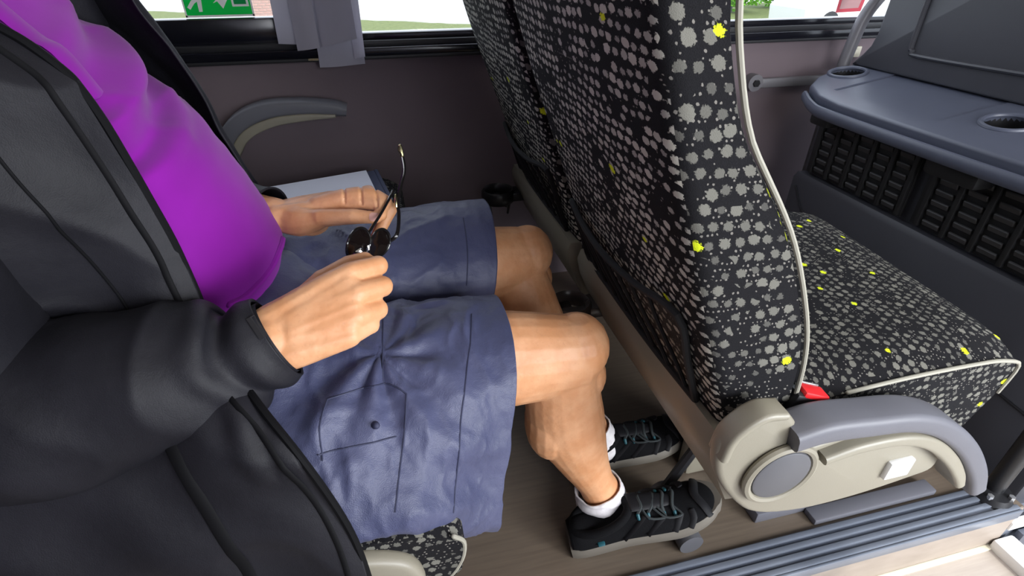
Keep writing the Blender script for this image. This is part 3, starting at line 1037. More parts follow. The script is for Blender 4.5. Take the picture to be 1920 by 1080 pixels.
# ------------------------------------------------------------------ front partition with table shelf
co = thing('partition_console', 'slate grey partition cabinet with grilles in front of the empty seat', 'cabinet', (1.4, 0.9, -0.06))
part('cabinet_body', [prism([(1.25, -0.06), (1.25, 0.385), (1.262, 0.40), (1.285, 0.40), (1.285, 0.585), (1.255, 0.60), (1.25, 0.625), (1.62, 0.625), (1.62, -0.06)], 'y', 0.45, 1.355, 0.006)], M['console'], co)
part('seam_line', tube([(1.2495, 1.33, 0.36), (1.2485, 1.26, 0.29), (1.2485, 1.1, 0.24), (1.2485, 0.8, 0.19), (1.2485, 0.5, 0.16)], 0.003, 6, 4), M['black_rubber'], co)
# shelf with cup wells
sh_out = [(1.195, 0.45), (1.185, 0.80), (1.182, 1.20), (1.195, 1.29), (1.235, 1.375), (1.30, 1.425), (1.40, 1.455), (1.50, 1.455), (1.58, 1.455), (1.58, 0.45)]
shelf_me = MB().add(*prism(sh_out, 'z', 0.612, 0.655, 0.008, 3)).mesh('shelf')
cut = MB()
WELLS = ((1.375, 1.395), (1.335, 0.880))
for cx, cy in WELLS:
    cut.add(*prism([(cx + 0.047 * math.cos(2 * PI * k / 32), cy + 0.047 * math.sin(2 * PI * k / 32)) for k in range(32)], 'z', 0.58, 0.70))
cut.add(*rbox(1.25, 1.56, 0.97, 1.30, 0.651, 0.70, 0))
co_cut = bpy.data.objects.new('cut', cut.mesh())
COL.objects.link(co_cut)
shelf_me = baked(shelf_me, [('BOOLEAN', dict(operation='DIFFERENCE', object=co_cut, solver='EXACT', use_self=True))])
TILT = Matrix.Translation((1.19, 0, 0.648)) @ Matrix.Rotation(math.radians(-9.5), 4, 'Y') @ Matrix.Translation((-1.19, 0, -0.655))
shelf_me.transform(TILT)
bpy.data.objects.remove(co_cut)
sh = link('shelf', shelf_me, M['shelf'], co, label='blue grey table shelf')
for cx, cy in WELLS:
    part('cup_well_rim', xform(tube([(cx + 0.049 * math.cos(2 * PI * k / 28), cy + 0.049 * math.sin(2 * PI * k / 28), 0.656) for k in range(29)], 0.0055, 8, 1), TILT), M['shelf'], sh)
    rr = [[V((cx + r_ * math.cos(2 * PI * k / 28), cy + r_ * math.sin(2 * PI * k / 28), z)) for k in range(28)]
          for r_, z in ((0.0475, 0.654), (0.044, 0.60), (0.040, 0.575), (0.01, 0.573))]
    part('cup_well', xform((lambda q: (q[0], q[1][:-2] + q[1][-1:]))(loft(rr, cap=True)), TILT), M['black_plastic'], sh)
part('shelf_lip', xform(tube([(1.182, 0.46, 0.622), (1.172, 0.80, 0.622), (1.170, 1.20, 0.622), (1.185, 1.295, 0.622), (1.23, 1.384, 0.622)], (0.010, 0.016), 10, 4), TILT), M['shelf'], sh)
part('bracket_block', rbox(1.205, 1.27, 1.24, 1.31, 0.565, 0.606, 0.01), M['grille'], co)
part('bracket_block', rbox(1.205, 1.27, 0.80, 0.93, 0.555, 0.606, 0.012), M['grille'], co)
# upper panel with raised frame
up = [(0.45, 0.655), (1.455, 0.655), (1.445, 0.668), (1.425, 0.69), (1.408, 0.715), (1.40, 0.75), (1.402, 0.82), (1.42, 1.34), (0.45, 1.34)]
Mu = Matrix.Translation((1.43, 0, 0.690)) @ Matrix.Rotation(math.radians(3), 4, 'Y') @ Matrix.Translation((0, 0, -0.655))
upn = part('upper_panel', xform(prism(up, 'x', 0.0, 0.05, 0.01, 3), Mu), M['console'], co)
part('raised_frame', [xform(tube([(-0.001, 0.46, 0.735), (-0.001, 0.9, 0.72), (-0.001, 1.225, 0.712), (-0.001, 1.262, 0.722), (-0.001, 1.272, 0.76), (-0.001, 1.285, 1.05), (-0.001, 1.285, 1.2)], (0.010, 0.006), 8, 4), Mu)], M['console'], upn)
# two grilles of five and five columns of louvres
for y_hi, y_lo, zt0, zt1, ncol in ((1.335, 0.985, 0.572, 0.572, 5), (0.955, 0.50, 0.578, 0.578, 6)):
    gp = part('vent_grille', rbox(1.274, 1.284, y_lo, y_hi, 0.408, 0.578, 0.002), M['grille'], co)
    wcol = (y_hi - y_lo - 0.03) / ncol
    me = MB().add(*rbox(-0.003, 0.004, -wcol * 0.32, wcol * 0.32, -0.0075, 0.0075, 0.002, 1)).mesh('slat')
    me.materials.append(M['slat'])
    for cidx in range(ncol):
        for ridx in range(6):
            o = bpy.data.objects.new('slat', me)
            COL.objects.link(o)
            o.parent = gp
            o.rotation_euler.y = math.radians(-20)
            o.location = (1.270, y_hi - 0.022 - wcol * (cidx + 0.5), 0.425 + ridx * 0.0265)
    for cidx in range(ncol + 1):
        yv = y_hi - 0.022 - wcol * cidx
        part('upright', rbox(1.264, 1.280, yv - 0.006, yv + 0.006, 0.410, 0.575, 0.002), M['grille'], gp)

# hand rail, strap bar and small ivory switch on the wall
hr = thing('hand_rail', 'grey upright hand rail between window wall and partition', 'rail', (1.45, 1.49, 0.3))
part('tube', tube([(1.43, 1.49, 0.25), (1.435, 1.49, 0.60), (1.45, 1.49, 0.76), (1.462, 1.488, 0.82), (1.485, 1.48, 0.87), (1.53, 1.47, 0.93), (1.62, 1.45, 1.02), (1.72, 1.43, 1.12)], 0.018, 14, 6), M['rail'], hr)
part('end_flange', tube([(1.43, 1.49, 0.245), (1.43, 1.49, 0.262)], 0.030, 14, 1, round_ends=False), M['rail'], hr)
gb = thing('strap_bar', 'flat grey bar bolted across the wall below the front window', 'bar', (1.28, 1.555, 0.63))
part('bar', rbox(1.185, 1.46, 1.540, 1.556, 0.612, 0.642, 0.006), M['rail'], gb)
part('end_pad', tube([(1.175, 1.568, 0.630), (1.175, 1.538, 0.630)], 0.026, 14, 1, round_ends=False), M['rail'], gb)
part('bolt', tube([(1.175, 1.54, 0.630), (1.175, 1.530, 0.630)], 0.011, 6, 1, round_ends=False), M['black_plastic'], gb)
sw = thing('wall_switch', 'small ivory switch plate on the wall behind the hand rail', 'switch', (1.535, 1.565, 0.70))
part('plate', rbox(1.502, 1.562, 1.560, 1.571, 0.688, 0.722, 0.004), M['ivory'], sw)
part('rocker', rbox(1.520, 1.545, 1.556, 1.562, 0.696, 0.714, 0.002), M['ivory'], sw)

# stanchion at the end of the step edge
po = thing('stanchion', 'black upright stanchion with a flanged foot at the end of the step edge', 'pole', (1.172, 0.462, 0.0))
part('pole', tube([(1.178, 0.462, 0.0), (1.178, 0.462, 1.9)], 0.017, 16, 1, round_ends=False), M['black_plastic'], po)
part('foot_flange', [tube([(1.172, 0.458, 0.004), (1.172, 0.458, 0.022)], [0.040, 0.034], 20, 1, round_ends=False)], M['black_plastic'], po)
for a in (0.4, 2.0, 3.6, 5.2):
    part('bolt', tube([(1.172 + 0.030 * math.cos(a), 0.458 + 0.030 * math.sin(a), 0.018), (1.172 + 0.030 * math.cos(a), 0.458 + 0.030 * math.sin(a), 0.028)], 0.006, 6, 1, round_ends=False), M['steel'], po)
# ------------------------------------------------------------------ the seated man
man = thing('person', 'seated person in purple polo, open black jacket and slate shorts, holding sunglasses', 'person', (-0.20, 0.68, 0.40))

# --- body: one skin surface from head to ankles, hands with separate fingers
RW = V((-0.1438,0.4843,0.6519))
R_IDX = [(-0.0537,0.5285,0.6966), (-0.0236,0.5527,0.6887), (-0.0270,0.5761,0.6766), (-0.0392,0.5895,0.6775)]
R_MID = [(-0.0485,0.5080,0.6823), (-0.0210,0.5300,0.6740), (-0.0320,0.5505,0.6547), (-0.0478,0.5487,0.6553)]
R_RNG = [(-0.0519,0.4908,0.6643), (-0.0287,0.5106,0.6567), (-0.0394,0.5314,0.6398), (-0.0547,0.5295,0.6422)]
R_PNK = [(-0.0604,0.4798,0.6483), (-0.0392,0.4978,0.6463), (-0.0477,0.5137,0.6340), (-0.0591,0.5132,0.6364)]
R_THM = [(-0.1214,0.5139,0.6587), (-0.0850,0.5465,0.6806), (-0.0570,0.5728,0.6827), (-0.0383,0.5814,0.6841)]
LW = V((-0.1672,0.7940,0.6577))
L_IDX = [(-0.0892,0.7800,0.6693), (-0.0438,0.7594,0.6827), (-0.0145,0.7424,0.6827), (-0.0150,0.7288,0.6712)]
L_MID = [(-0.0876,0.7997,0.6737), (-0.0305,0.7781,0.6880), (-0.0004,0.7493,0.6706), (-0.0273,0.7294,0.6361)]
L_RNG = [(-0.0867,0.8235,0.6655), (-0.0318,0.8021,0.6758), (-0.0073,0.7756,0.6615), (-0.0268,0.7613,0.6382)]
L_PNK = [(-0.0933,0.8376,0.6584), (-0.0474,0.8224,0.6673), (-0.0247,0.8026,0.6570), (-0.0325,0.7896,0.6382)]
L_THM = [(-0.1445,0.7750,0.6560), (-0.1003,0.7495,0.6671), (-0.0530,0.7325,0.6720), (-0.0227,0.7233,0.6711)]


def finger(j, r):
    return [tube([j[0], j[1]], [r[0], r[1]], 12, 4, smooth=False),
            tube([j[1], j[2]], [r[1], r[2]], 12, 4, smooth=False),
            tube([j[2], j[3]], [r[2], r[3]], 12, 4, smooth=False),
            ball(j[1], r[1] * 1.06, 12), ball(j[2], r[2] * 1.04, 12)]


hands = []
for j, r in ((R_IDX, (.0132, .0116, .0098, .0082)), (R_MID, (.0134, .0118, .0098, .0080)),
             (R_RNG, (.0128, .0114, .0094, .0078)), (R_PNK, (.0116, .0102, .0084, .0070)),
             (R_THM, (.0150, .0128, .0112, .0090)),
             (L_IDX, (.0128, .0116, .0102, .0085)), (L_MID, (.0124, .0110, .0098, .0084)),
             (L_RNG, (.0112, .0098, .0086, .0075)), (L_PNK, (.0100, .0088, .0076, .0066)),
             (L_THM, (.0165, .0132, .0114, .0088))):
    hands += finger([V(p) for p in j], r)
# metacarpals fan from the wrist to the knuckles
for w, ks, spread in ((RW, (R_IDX, R_MID, R_RNG, R_PNK), 0.030), (LW, (L_IDX, L_MID, L_RNG, L_PNK), 0.026)):
    axis = (V(ks[0][0]) - V(ks[3][0])).normalized()
    for i, k in enumerate(ks):
        start = w + axis * spread * (1 - i * 2 / 3) * 0.62
        k0 = V(k[0])
        mid = start.lerp(k0, 0.55)
        hands.append(tube([start, mid, k0], [0.0195, 0.0165, 0.0128], 12, 4))
    for i in range(3):
        a, b = V(ks[i][0]), V(ks[i + 1][0])
        hands.append(tube([w.lerp(a.lerp(b, 0.5), 0.3), a.lerp(b, 0.5) * 0.95 + w * 0.05], [0.0200, 0.0138], 10, 4))
hands.append(tube([RW + (V(R_THM[0]) - RW) * 0.3, R_THM[0], R_THM[1]], [0.020, 0.0195, 0.0135], 12, 4))
hands.append(tube([LW + (V(L_THM[0]) - LW) * 0.3, (-0.1308,0.7665,0.6575), (-0.1040,0.7519,0.6638)], [0.022, 0.0225, 0.0145], 12, 4))
for a, b, c in (((-0.1096,0.4815,0.6631), (-0.0803,0.4896,0.6797), (-0.0583,0.4989,0.6835)), ((-0.1171,0.4701,0.6523), (-0.0883,0.4743,0.6611), (-0.0587,0.4795,0.6623)),
                ((-0.1024,0.4711,0.6557), (-0.0924,0.4823,0.6698), (-0.0739,0.4835,0.6692)), ((-0.1245,0.4922,0.6718), (-0.1021,0.4958,0.6791), (-0.0627,0.5136,0.6919))):
    hands.append(tube([a, b, c], [0.0030, 0.0034, 0.0026], 8, 5))
hands.append(tube([(-0.1055,0.7825,0.6725), (-0.0620,0.7719,0.6836), (-0.0308,0.7621,0.6878), (-0.0090,0.7481,0.6822)], [0.0150, 0.0158, 0.0150, 0.0125], 14, 5))
hands.append(ball((-0.1168,0.7656,0.6520), (0.026, 0.018, 0.018), 14))
R_EL = V((-0.3806,0.4750,0.6054))
L_EL = V((-0.43, 0.97, 0.655))
hands += [tube([RW, RW.lerp(R_EL, 0.4), R_EL], [(0.0285, 0.0285), 0.036, 0.045], 16, 5),
          tube([LW, LW.lerp(L_EL, 0.4), L_EL], [0.0270, 0.034, 0.044], 16, 5)]
legs = []
for Yk, sgn in ((0.610, 1), (0.905, -1)):
    hip = V((-0.30, 0.63 if sgn > 0 else 0.83, 0.500))
    knee = V((0.232, Yk, 0.458 if sgn > 0 else 0.468))
    ank = V((0.328, Yk - 0.005, 0.100)) if sgn > 0 else V((0.368, 0.755, 0.100))
    lx, ly = ank.x - 0.328, ank.y - (Yk - 0.005)
    legs.append(tube([hip, hip.lerp(knee, 0.45), hip.lerp(knee, 0.80), knee + V((0.004, 0, 0.0))],
                     [(0.070, 0.070), (0.070, 0.072), (0.070, 0.077), (0.060, 0.066)], 24, 6))
    legs.append(ball(knee + V((0.022, 0, 0.012)), (0.052, 0.054, 0.056), 20))      # patella
    legs.append(ball(knee + V((0.046, 0, -0.052)), (0.030, 0.034, 0.045), 16))     # shin bump
    calf = [knee + V((-0.002, 0, -0.02)), V((0.236 + lx * .25, Yk + ly * .25, 0.375)), V((0.250 + lx * .45, Yk + ly * .45, 0.300)), V((0.283 + lx * .7, Yk + ly * .7, 0.205)), V((0.312 + lx * .9, Yk - 0.003 + ly * .9, 0.135)), ank]
    legs.append(tube(calf, [(0.056, 0.058), (0.056, 0.064), (0.055, 0.066), (0.043, 0.049), (0.034, 0.037), (0.033, 0.038)], 24, 6, up=(1, 0, 0)))
    legs.append(ball(V((0.218 + lx * .4, Yk + ly * .4, 0.315)), (0.045, 0.050, 0.082), 18))            # calf muscle
    legs.append(tube([ank, ank + V((0.012, 0, -0.045)), ank + V((0.07, 0, -0.066))], [0.034, 0.032, 0.020], 16, 4))
HC = V((-0.47, 0.70, 1.315))
trunk = [tube([(-0.33, 0.71, 0.52), (-0.335, 0.71, 0.66), (-0.385, 0.71, 0.86), (-0.445, 0.71, 1.02), (-0.455, 0.71, 1.10)],
              [(0.150, 0.095), (0.155, 0.105), (0.140, 0.070), (0.13, 0.040), (0.06, 0.045)], 24, 6, up=(1, 0, 0)),
         tube([(-0.45, 0.71, 1.06), (-0.455, 0.705, 1.20)], [0.058, 0.056], 18, 3),
         tube([(-0.46, 0.58, 1.02), (-0.45, 0.49, 0.98), R_EL], [0.058, 0.055, 0.043], 16, 5),
         tube([(-0.46, 0.86, 1.02), (-0.45, 0.945, 0.98), L_EL], [0.058, 0.055, 0.043], 16, 5),
         ball(HC, (0.094, 0.076, 0.112), 22), ball(HC + V((0.028, 0, -0.055)), (0.066, 0.058, 0.066), 18),
         tube([HC + V((0.088, 0, 0.02)), HC + V((0.112, 0, -0.022)), HC + V((0.092, 0, -0.030))], [0.010, 0.015, 0.010], 10, 3),
         ball(HC + V((0.0, 0.078, -0.005)), (0.020, 0.010, 0.030), 10), ball(HC + V((0.0, -0.078, -0.005)), (0.020, 0.010, 0.030), 10),
         tube([HC + V((0.076, -0.022, -0.060)), HC + V((0.084, 0, -0.060)), HC + V((0.076, 0.022, -0.060))], [0.006, 0.009, 0.006], 8, 3)]
body_me = union(hands + legs + trunk, 0.0021, 4, 0.5)


def skin_fn(p, n):
    d = noise.noise(p * 38) * 0.0006 + noise.noise(p * 110) * 0.00022
    for cx, z0 in CREASES:                                # flexion creases of the curled left fingers
        if abs(p.x - cx) < 0.006 and p.z > z0 and p.y > 0.66:
            d -= 0.0030 * math.exp(-((p.x - cx - 0.10 * (p.z - z0)) / 0.0017) ** 2)
    return n * d


LTZ = V(L_THM[2]).z + 0.011
CREASES = [(V((-0.0649,0.7583,0.6879)).x, LTZ), (V((-0.0412,0.7538,0.6899)).x, LTZ), (V((-0.0194,0.7484,0.6899)).x, LTZ)]
displace(body_me, skin_fn)
body = link('body', body_me, M['skin'], man, smooth='all')
part('hair', [ball(HC + V((-0.014, 0, 0.022)), (0.092, 0.081, 0.102), 18)], M['hair'], body, label='short grey hair')
for s in (-1, 1):
    e = part('eye', ball(HC + V((0.080, s * 0.031, 0.004)), 0.0125, 12), M['white'], body)
    e['label'] = 'eye'


def on_surface(me, p, n_off=0.0006):
    bvh = BVHTree.FromPolygons([v.co for v in me.vertices], [tuple(f.vertices) for f in me.polygons])
    return bvh


bvh = BVHTree.FromPolygons([v.co for v in body_me.vertices], [tuple(f.vertices) for f in body_me.polygons])


def nail(c, along, toward, L, W):
    """a small curved plate laid on the skin"""
    c, along, toward = V(c), V(along).normalized(), V(toward).normalized()
    side = along.cross(toward).normalized()
    vs, fs = [], []
    for i in range(6):
        for j in range(6):
            a, b = (i / 5 - 0.5), (j / 5 - 0.5)
            w = W * math.sqrt(max(0.05, 1 - max(0, (abs(a) - 0.25) / 0.25) ** 2 * 0.7))
            q = c + along * (a * L) + side * (b * w) + toward * 0.03
            hit = bvh.ray_cast(q, -toward, 0.08)
            vs.append((hit[0] if hit[0] else q - toward * 0.03) + toward * 0.0007)
    for i in range(5):
        for j in range(5):
            k = i * 6 + j
            fs.append((k, k + 1, k + 7, k + 6))
    return vs, fs


tip, ip = V(L_THM[3]), V(L_THM[2])
part('thumbnail', nail(tip.lerp(ip, 0.08), tip - ip, V((0.06, -0.72, 0.42)), 0.015, 0.0125), M['nail'], body, label='pale thumbnail')

# --- folds helper
def ridges(p, d, freq, sharp=2.0, warp=3.0):
    q = p.dot(V(d)) * freq + noise.noise(p * warp) * 2.2
    return (0.5 + 0.5 * math.sin(q)) ** sharp


# --- polo shirt over a round belly
def ell(cx, cy, z, rx_f, rx_b, ry, tilt, n=56):
    """one torso ring: deeper in front; tilt lowers the front"""
    ring = []
    for k in range(n):
        a = 2 * PI * k / n
        c, s = math.cos(a), math.sin(a)
        rx = rx_f if c > 0 else rx_b
        c = math.copysign(abs(c) ** 0.9, c)
        ring.append(V((cx + rx * c, cy + ry * s, z - tilt * c)))
    return ring


prof = [(z, f, ry) for z, f, ry in ((0.535, -0.222, 0.165), (0.575, -0.185, 0.180), (0.61, -0.166, 0.188), (0.65, -0.157, 0.190), (0.70, -0.174, 0.190), (0.765, -0.205, 0.186), (0.812, -0.231, 0.182),
        (0.845, -0.262, 0.176), (0.87, -0.275, 0.174), (0.914, -0.307, 0.172), (0.95, -0.340, 0.172), (1.00, -0.365, 0.170), (1.06, -0.385, 0.155), (1.11, -0.395, 0.10), (1.15, -0.40, 0.065))]
prof = [(-0.345 - 0.12 * max(0, z - 0.75) / 0.35, z, f + 0.345 + 0.12 * max(0, z - 0.75) / 0.35, 0.115 if z < 1.08 else 0.07, ry, 0.0) for z, f, ry in prof]
pp = [Vector((a, b, c)) for a, b, c, *_ in prof]
rr_ = [Vector((d, e, f)) for *_, d, e, f in prof]
A_, B_ = catmull(pp, 6), catmull(rr_, 6)
rings = [ell(a.x, 0.735, a.y, a.z, b.x, b.y, b.z) for a, b in zip(A_, B_)]
me = MB().add(*loft(rings, cap=False)).mesh('polo_shirt')
me = baked(me, [('SUBSURF', dict(levels=1, render_levels=1))])


def shirt_fn(p, n):
    front = smoothstep(-0.44, -0.32, p.x)
    # sideways creases where the belly meets the chest, drag lines to the side
    d = 0.0
    w = noise.noise(V((p.x * 4, p.y * 3.0, p.z * 3))) * 0.035
    for z0, am, wd in ((0.842, -0.013, 0.011), (0.866, 0.012, 0.013), (0.822, 0.006, 0.010), (0.900, -0.012, 0.015), (0.925, 0.007, 0.012), (0.79, 0.004, 0.016)):
        zz = z0 + w + (p.y - 0.72) * 0.25
        d += am * math.exp(-((p.z - zz) / wd) ** 2) * smoothstep(0.50, 0.62, p.y)
    d += 0.004 * noise.noise(V((p.x * 9, p.y * 5, p.z * 12))) * smoothstep(0.70, 0.85, p.z)
    d += 0.0025 * noise.noise(p * 9)
    q = V((p.x * 8, p.y * 9 + p.z * 5, p.z * 13))
    d += 0.0045 * (1 - abs(noise.noise(q))) ** 5 * (0.35 + 0.65 * smoothstep(0.78, 0.86, p.z)) - 0.0015
    # turned-up hem
    d += 0.007 * math.exp(-((p.z - 0.540) / 0.010) ** 2)
    return n * d * (0.3 + 0.7 * front)


displace(me, shirt_fn)
shirt_bvh = BVHTree.FromPolygons([v.co for v in me.vertices], [tuple(f.vertices) for f in me.polygons])
me = baked(me, [('SOLIDIFY', dict(thickness=0.003, offset=-1))])
polo = link('polo_shirt', me, M['shirt'], man, smooth='all', label='bright purple polo shirt over a round belly')
sb = BVHTree.FromPolygons([v.co for v in me.vertices], [tuple(f.vertices) for f in me.polygons])


def hug(bv, pts, off):
    out = []
    for p in pts:
        h = bv.find_nearest(V(p))
        out.append(h[0] + h[1] * off if h[0] is not None else V(p))
    return out


pk = hug(sb, [(-0.275 - 0.012 * i, 0.66 + 0.004 * i, 0.885 + 0.035 * i) for i in range(6)], 0.001)
part('button_placket', tube(pk, (0.016, 0.0025), 8, 4, up=(1, 0, 0.3)), M['shirt'], polo)
part('collar', tube([(-0.395, 0.64, 1.135), (-0.385, 0.71, 1.12), (-0.395, 0.79, 1.135), (-0.47, 0.80, 1.155), (-0.53, 0.71, 1.165), (-0.47, 0.62, 1.155), (-0.395, 0.64, 1.135)], (0.010, 0.024), 10, 5), M['shirt'], polo)
hemp = hug(sb, catmull([(-0.1524,0.7400,0.6445), (-0.1501,0.7000,0.6397), (-0.1558,0.6700,0.6305), (-0.1661,0.6400,0.6253), (-0.1764,0.6100,0.6219), (-0.1827,0.5850,0.6240)], 5), 0.001)
part('hem', tube(hemp, 0.0048, 8, 2), M['shirt'], polo)

# --- shorts: two wide legs and a seat
def ring_from(pts, n=44):
    c = catmull(pts, 12, closed=True)
    L = [0.0]
    for i in range(len(c)):
        L.append(L[-1] + (c[(i + 1) % len(c)] - c[i]).length)
    out = []
    for k in range(n):
        d = L[-1] * k / n
        i = max(j for j in range(len(c)) if L[j] <= d)
        f = (d - L[i]) / max(1e-9, L[i + 1] - L[i])
        out.append(c[i].lerp(c[(i + 1) % len(c)], f))
    return out


def shear(x, pts, k=0.22, z0=0.55):
    return [V((x + k * (z - z0), y, z)) for y, z in pts]


rl = [(-0.34, [(0.60, 0.590), (0.715, 0.560), (0.72, 0.44), (0.58, 0.412), (0.41, 0.414), (0.405, 0.47), (0.47, 0.555)]),
      (-0.20, [(0.60, 0.585), (0.715, 0.550), (0.71, 0.44), (0.58, 0.412), (0.40, 0.414), (0.395, 0.47), (0.48, 0.555)]),
      (-0.08, [(0.605, 0.570), (0.705, 0.535), (0.70, 0.44), (0.58, 0.418), (0.392, 0.420), (0.395, 0.465), (0.485, 0.540)]),
      (0.00, [(0.61, 0.558), (0.702, 0.528), (0.70, 0.43), (0.58, 0.405), (0.396, 0.405), (0.415, 0.460), (0.495, 0.528)]),
      (0.06, [(0.61, 0.552), (0.702, 0.524), (0.69, 0.42), (0.58, 0.375), (0.420, 0.345), (0.438, 0.440), (0.508, 0.522)]),
      (0.105, [(0.61, 0.549), (0.702, 0.522), (0.688, 0.40), (0.58, 0.350), (0.436, 0.312), (0.468, 0.430), (0.520, 0.518)]),
      (0.143, [(0.61, 0.548), (0.703, 0.520), (0.690, 0.38), (0.585, 0.340), (0.447, 0.292), (0.485, 0.425), (0.525, 0.516)])]
ll = [(-0.34, [(0.82, 0.605), (0.93, 0.575), (0.95, 0.45), (0.83, 0.41), (0.70, 0.42), (0.70, 0.55)]),
      (-0.15, [(0.84, 0.597), (0.955, 0.565), (0.97, 0.45), (0.86, 0.41), (0.735, 0.42), (0.725, 0.54)]),
      (0.00, [(0.88, 0.590), (0.985, 0.555), (0.99, 0.43), (0.90, 0.38), (0.775, 0.40), (0.765, 0.53)]),
      (0.09, [(0.895, 0.586), (1.000, 0.55), (1.005, 0.42), (0.91, 0.370), (0.790, 0.39), (0.780, 0.52)]),
      (0.175, [(0.902, 0.580), (1.008, 0.548), (1.008, 0.41), (0.915, 0.360), (0.800, 0.38), (0.788, 0.51)])]


def leg_tube(secs):
    rgs = [ring_from(shear(x, p)) for x, p in secs]
    n = len(rgs[0])
    cols = [catmull([r[k] for r in rgs], 8) for k in range(n)]
    rings = [[cols[k][i] for k in range(n)] for i in range(len(cols[0]))]
    return loft(rings, cap=False)


lap = [tube([(-0.36, 0.71, 0.52), (-0.24, 0.71, 0.535), (-0.14, 0.72, 0.520), (-0.06, 0.735, 0.490)],
            [(0.225, 0.10), (0.215, 0.085), (0.17, 0.062), (0.08, 0.03)], 28, 6)]
mb = MB().add(*leg_tube(rl)).add(*leg_tube(ll))
for x in lap:
    mb.add(*x)
me = mb.mesh('shorts')
me = baked(me, [('SUBSURF', dict(levels=2, render_levels=2))])
PC = V((-0.0373,0.4100,0.6215))          # the gathered point above the pocket


def shorts_fn(p, n):
    d = 0.0
    q = p - PC
    r = math.hypot(q.x, q.z + 0.3 * q.y)
    near = smoothstep(0.70, 0.55, p.y)
    if r < 0.22 and p.y < 0.66:
        a = math.atan2(q.z + 0.45 * q.y, q.x)
        d += 0.0050 * math.sin(a * 9 + 2.0 * noise.noise(p * 9)) * smoothstep(0.005, 0.05, r) * smoothstep(0.20, 0.07, r)
    # hanging folds on the outer side, slanting towards the knee
    low = smoothstep(0.52, 0.43, p.z) * near
    d += 0.0100 * (ridges(p, (1.0, 0.1, 0.75), 58, 1.5, 8) - 0.5) * low * smoothstep(-0.30, -0.1, p.x)
    # small drag lines across the lap
    d += 0.0022 * noise.noise(V((p.x * 34 + p.z * 20, p.y * 10, p.z * 24)))
    d += 0.0060 * (ridges(p, (0.9, -0.35, 0.2), 75, 1.6, 8) - 0.4) * smoothstep(0.06, -0.10, p.x)
    d += 0.0045 * noise.noise(V((p.x * 10, p.y * 7, p.z * 8)))
    q = V((p.x * 15 + p.z * 7 + noise.noise(p * 12), p.y * 9, p.z * 9))
    d += 0.0048 * (1 - abs(noise.noise(q))) ** 5 * smoothstep(0.14, 0.08, p.x) - 0.0015
    d += 0.0026 * (1 - abs(noise.noise(p * 30))) ** 5
    d *= 0.35 + 0.65 * smoothstep(0.145, 0.04, p.x)
    return n * d


displace(me, shorts_fn)
me = baked(me, [('SOLIDIFY', dict(thickness=0.0025, offset=1))])
shorts = link('shorts', me, M['shorts'], man, smooth='all', label='slate blue knee length shorts with a buttoned leg pocket')
hb = BVHTree.FromPolygons([v.co for v in me.vertices], [tuple(f.vertices) for f in me.polygons])


def seamline(name, pts, off=0.0002, r=0.0011, mat='seam'):
    q = []
    dr = V((0.0, 0.80, -0.60))
    for p in catmull([V(p) for p in pts], 8):
        h = hb.ray_cast(p - dr * 0.25, dr, 0.6)
        if h[0] is not None:
            q.append(h[0] - dr * off)
    part(name, tube(q, r, 6, 1, smooth=False), M[mat], shorts)


seamline('hem_stitch', [(0.0926,0.6000,0.5682), (0.0817,0.5500,0.5598), (0.0646,0.4700,0.5603), (0.0488,0.4150,0.5326), (0.0374,0.4120,0.4654), (0.0263,0.4120,0.4074)])
seamline('hem_stitch', [(0.125, 0.885, 0.578), (0.120, 0.83, 0.54), (0.11, 0.795, 0.49)])
seamline('side_seam', [(-0.0303,0.6000,0.5857), (-0.0342,0.5000,0.6048), (-0.0370,0.4200,0.6172)])
seamline('pocket_flap_edge', [(-0.1006,0.4200,0.6077), (-0.0680,0.4150,0.6166), (-0.0373,0.4100,0.6215), (-0.0214,0.4100,0.6134), (-0.0109,0.4100,0.6019)])
seamline('pocket_side_seam', [(-0.0109,0.4100,0.6019), (-0.0189,0.4100,0.5480), (-0.0312,0.4100,0.4894), (-0.0401,0.4100,0.4436)])
seamline('pocket_back_seam', [(-0.1006,0.4200,0.6077), (-0.1099,0.4200,0.5699), (-0.1103,0.4200,0.5282)])
seamline('inner_stitch', [(-0.1143,0.4200,0.5362), (-0.0803,0.4150,0.5408), (-0.0296,0.4100,0.5441)])
hp = hb.find_nearest(V((-0.0393,0.4100,0.5943)))
zz = hp[1].normalized()
part('button', tube([hp[0] - zz * 0.001, hp[0] + zz * 0.0028], [0.0048, 0.0044], 14, 1, smooth=False), M['seam'], shorts, label='small dark pocket button')

# --- jacket: right front panel, left front panel, sleeves
RE = [(-0.3124,0.5800,0.9585), (-0.2962,0.5780,0.9426), (-0.2799,0.5760,0.9293), (-0.2605,0.5740,0.9062), (-0.2538,0.5720,0.8928), (-0.2445,0.5680,0.8651), (-0.2365,0.5640,0.8281), (-0.2293,0.5600,0.7911), (-0.2213,0.5560,0.7450),
      (-0.2151,0.5480,0.7005), (-0.2044,0.5250,0.6625), (-0.1764,0.4700,0.6359), (-0.1470,0.4200,0.6234), (-0.1170,0.3850,0.5877), (-0.0955,0.3720,0.5241), (-0.0828,0.3620,0.4701), (-0.0765,0.3500,0.4109), (-0.0764,0.3450,0.3578)]
# for each edge point: how far the panel bellies out sideways and where it reaches round the back
rows = catmull([V(p) for p in RE], 5)
NR = len(rows)


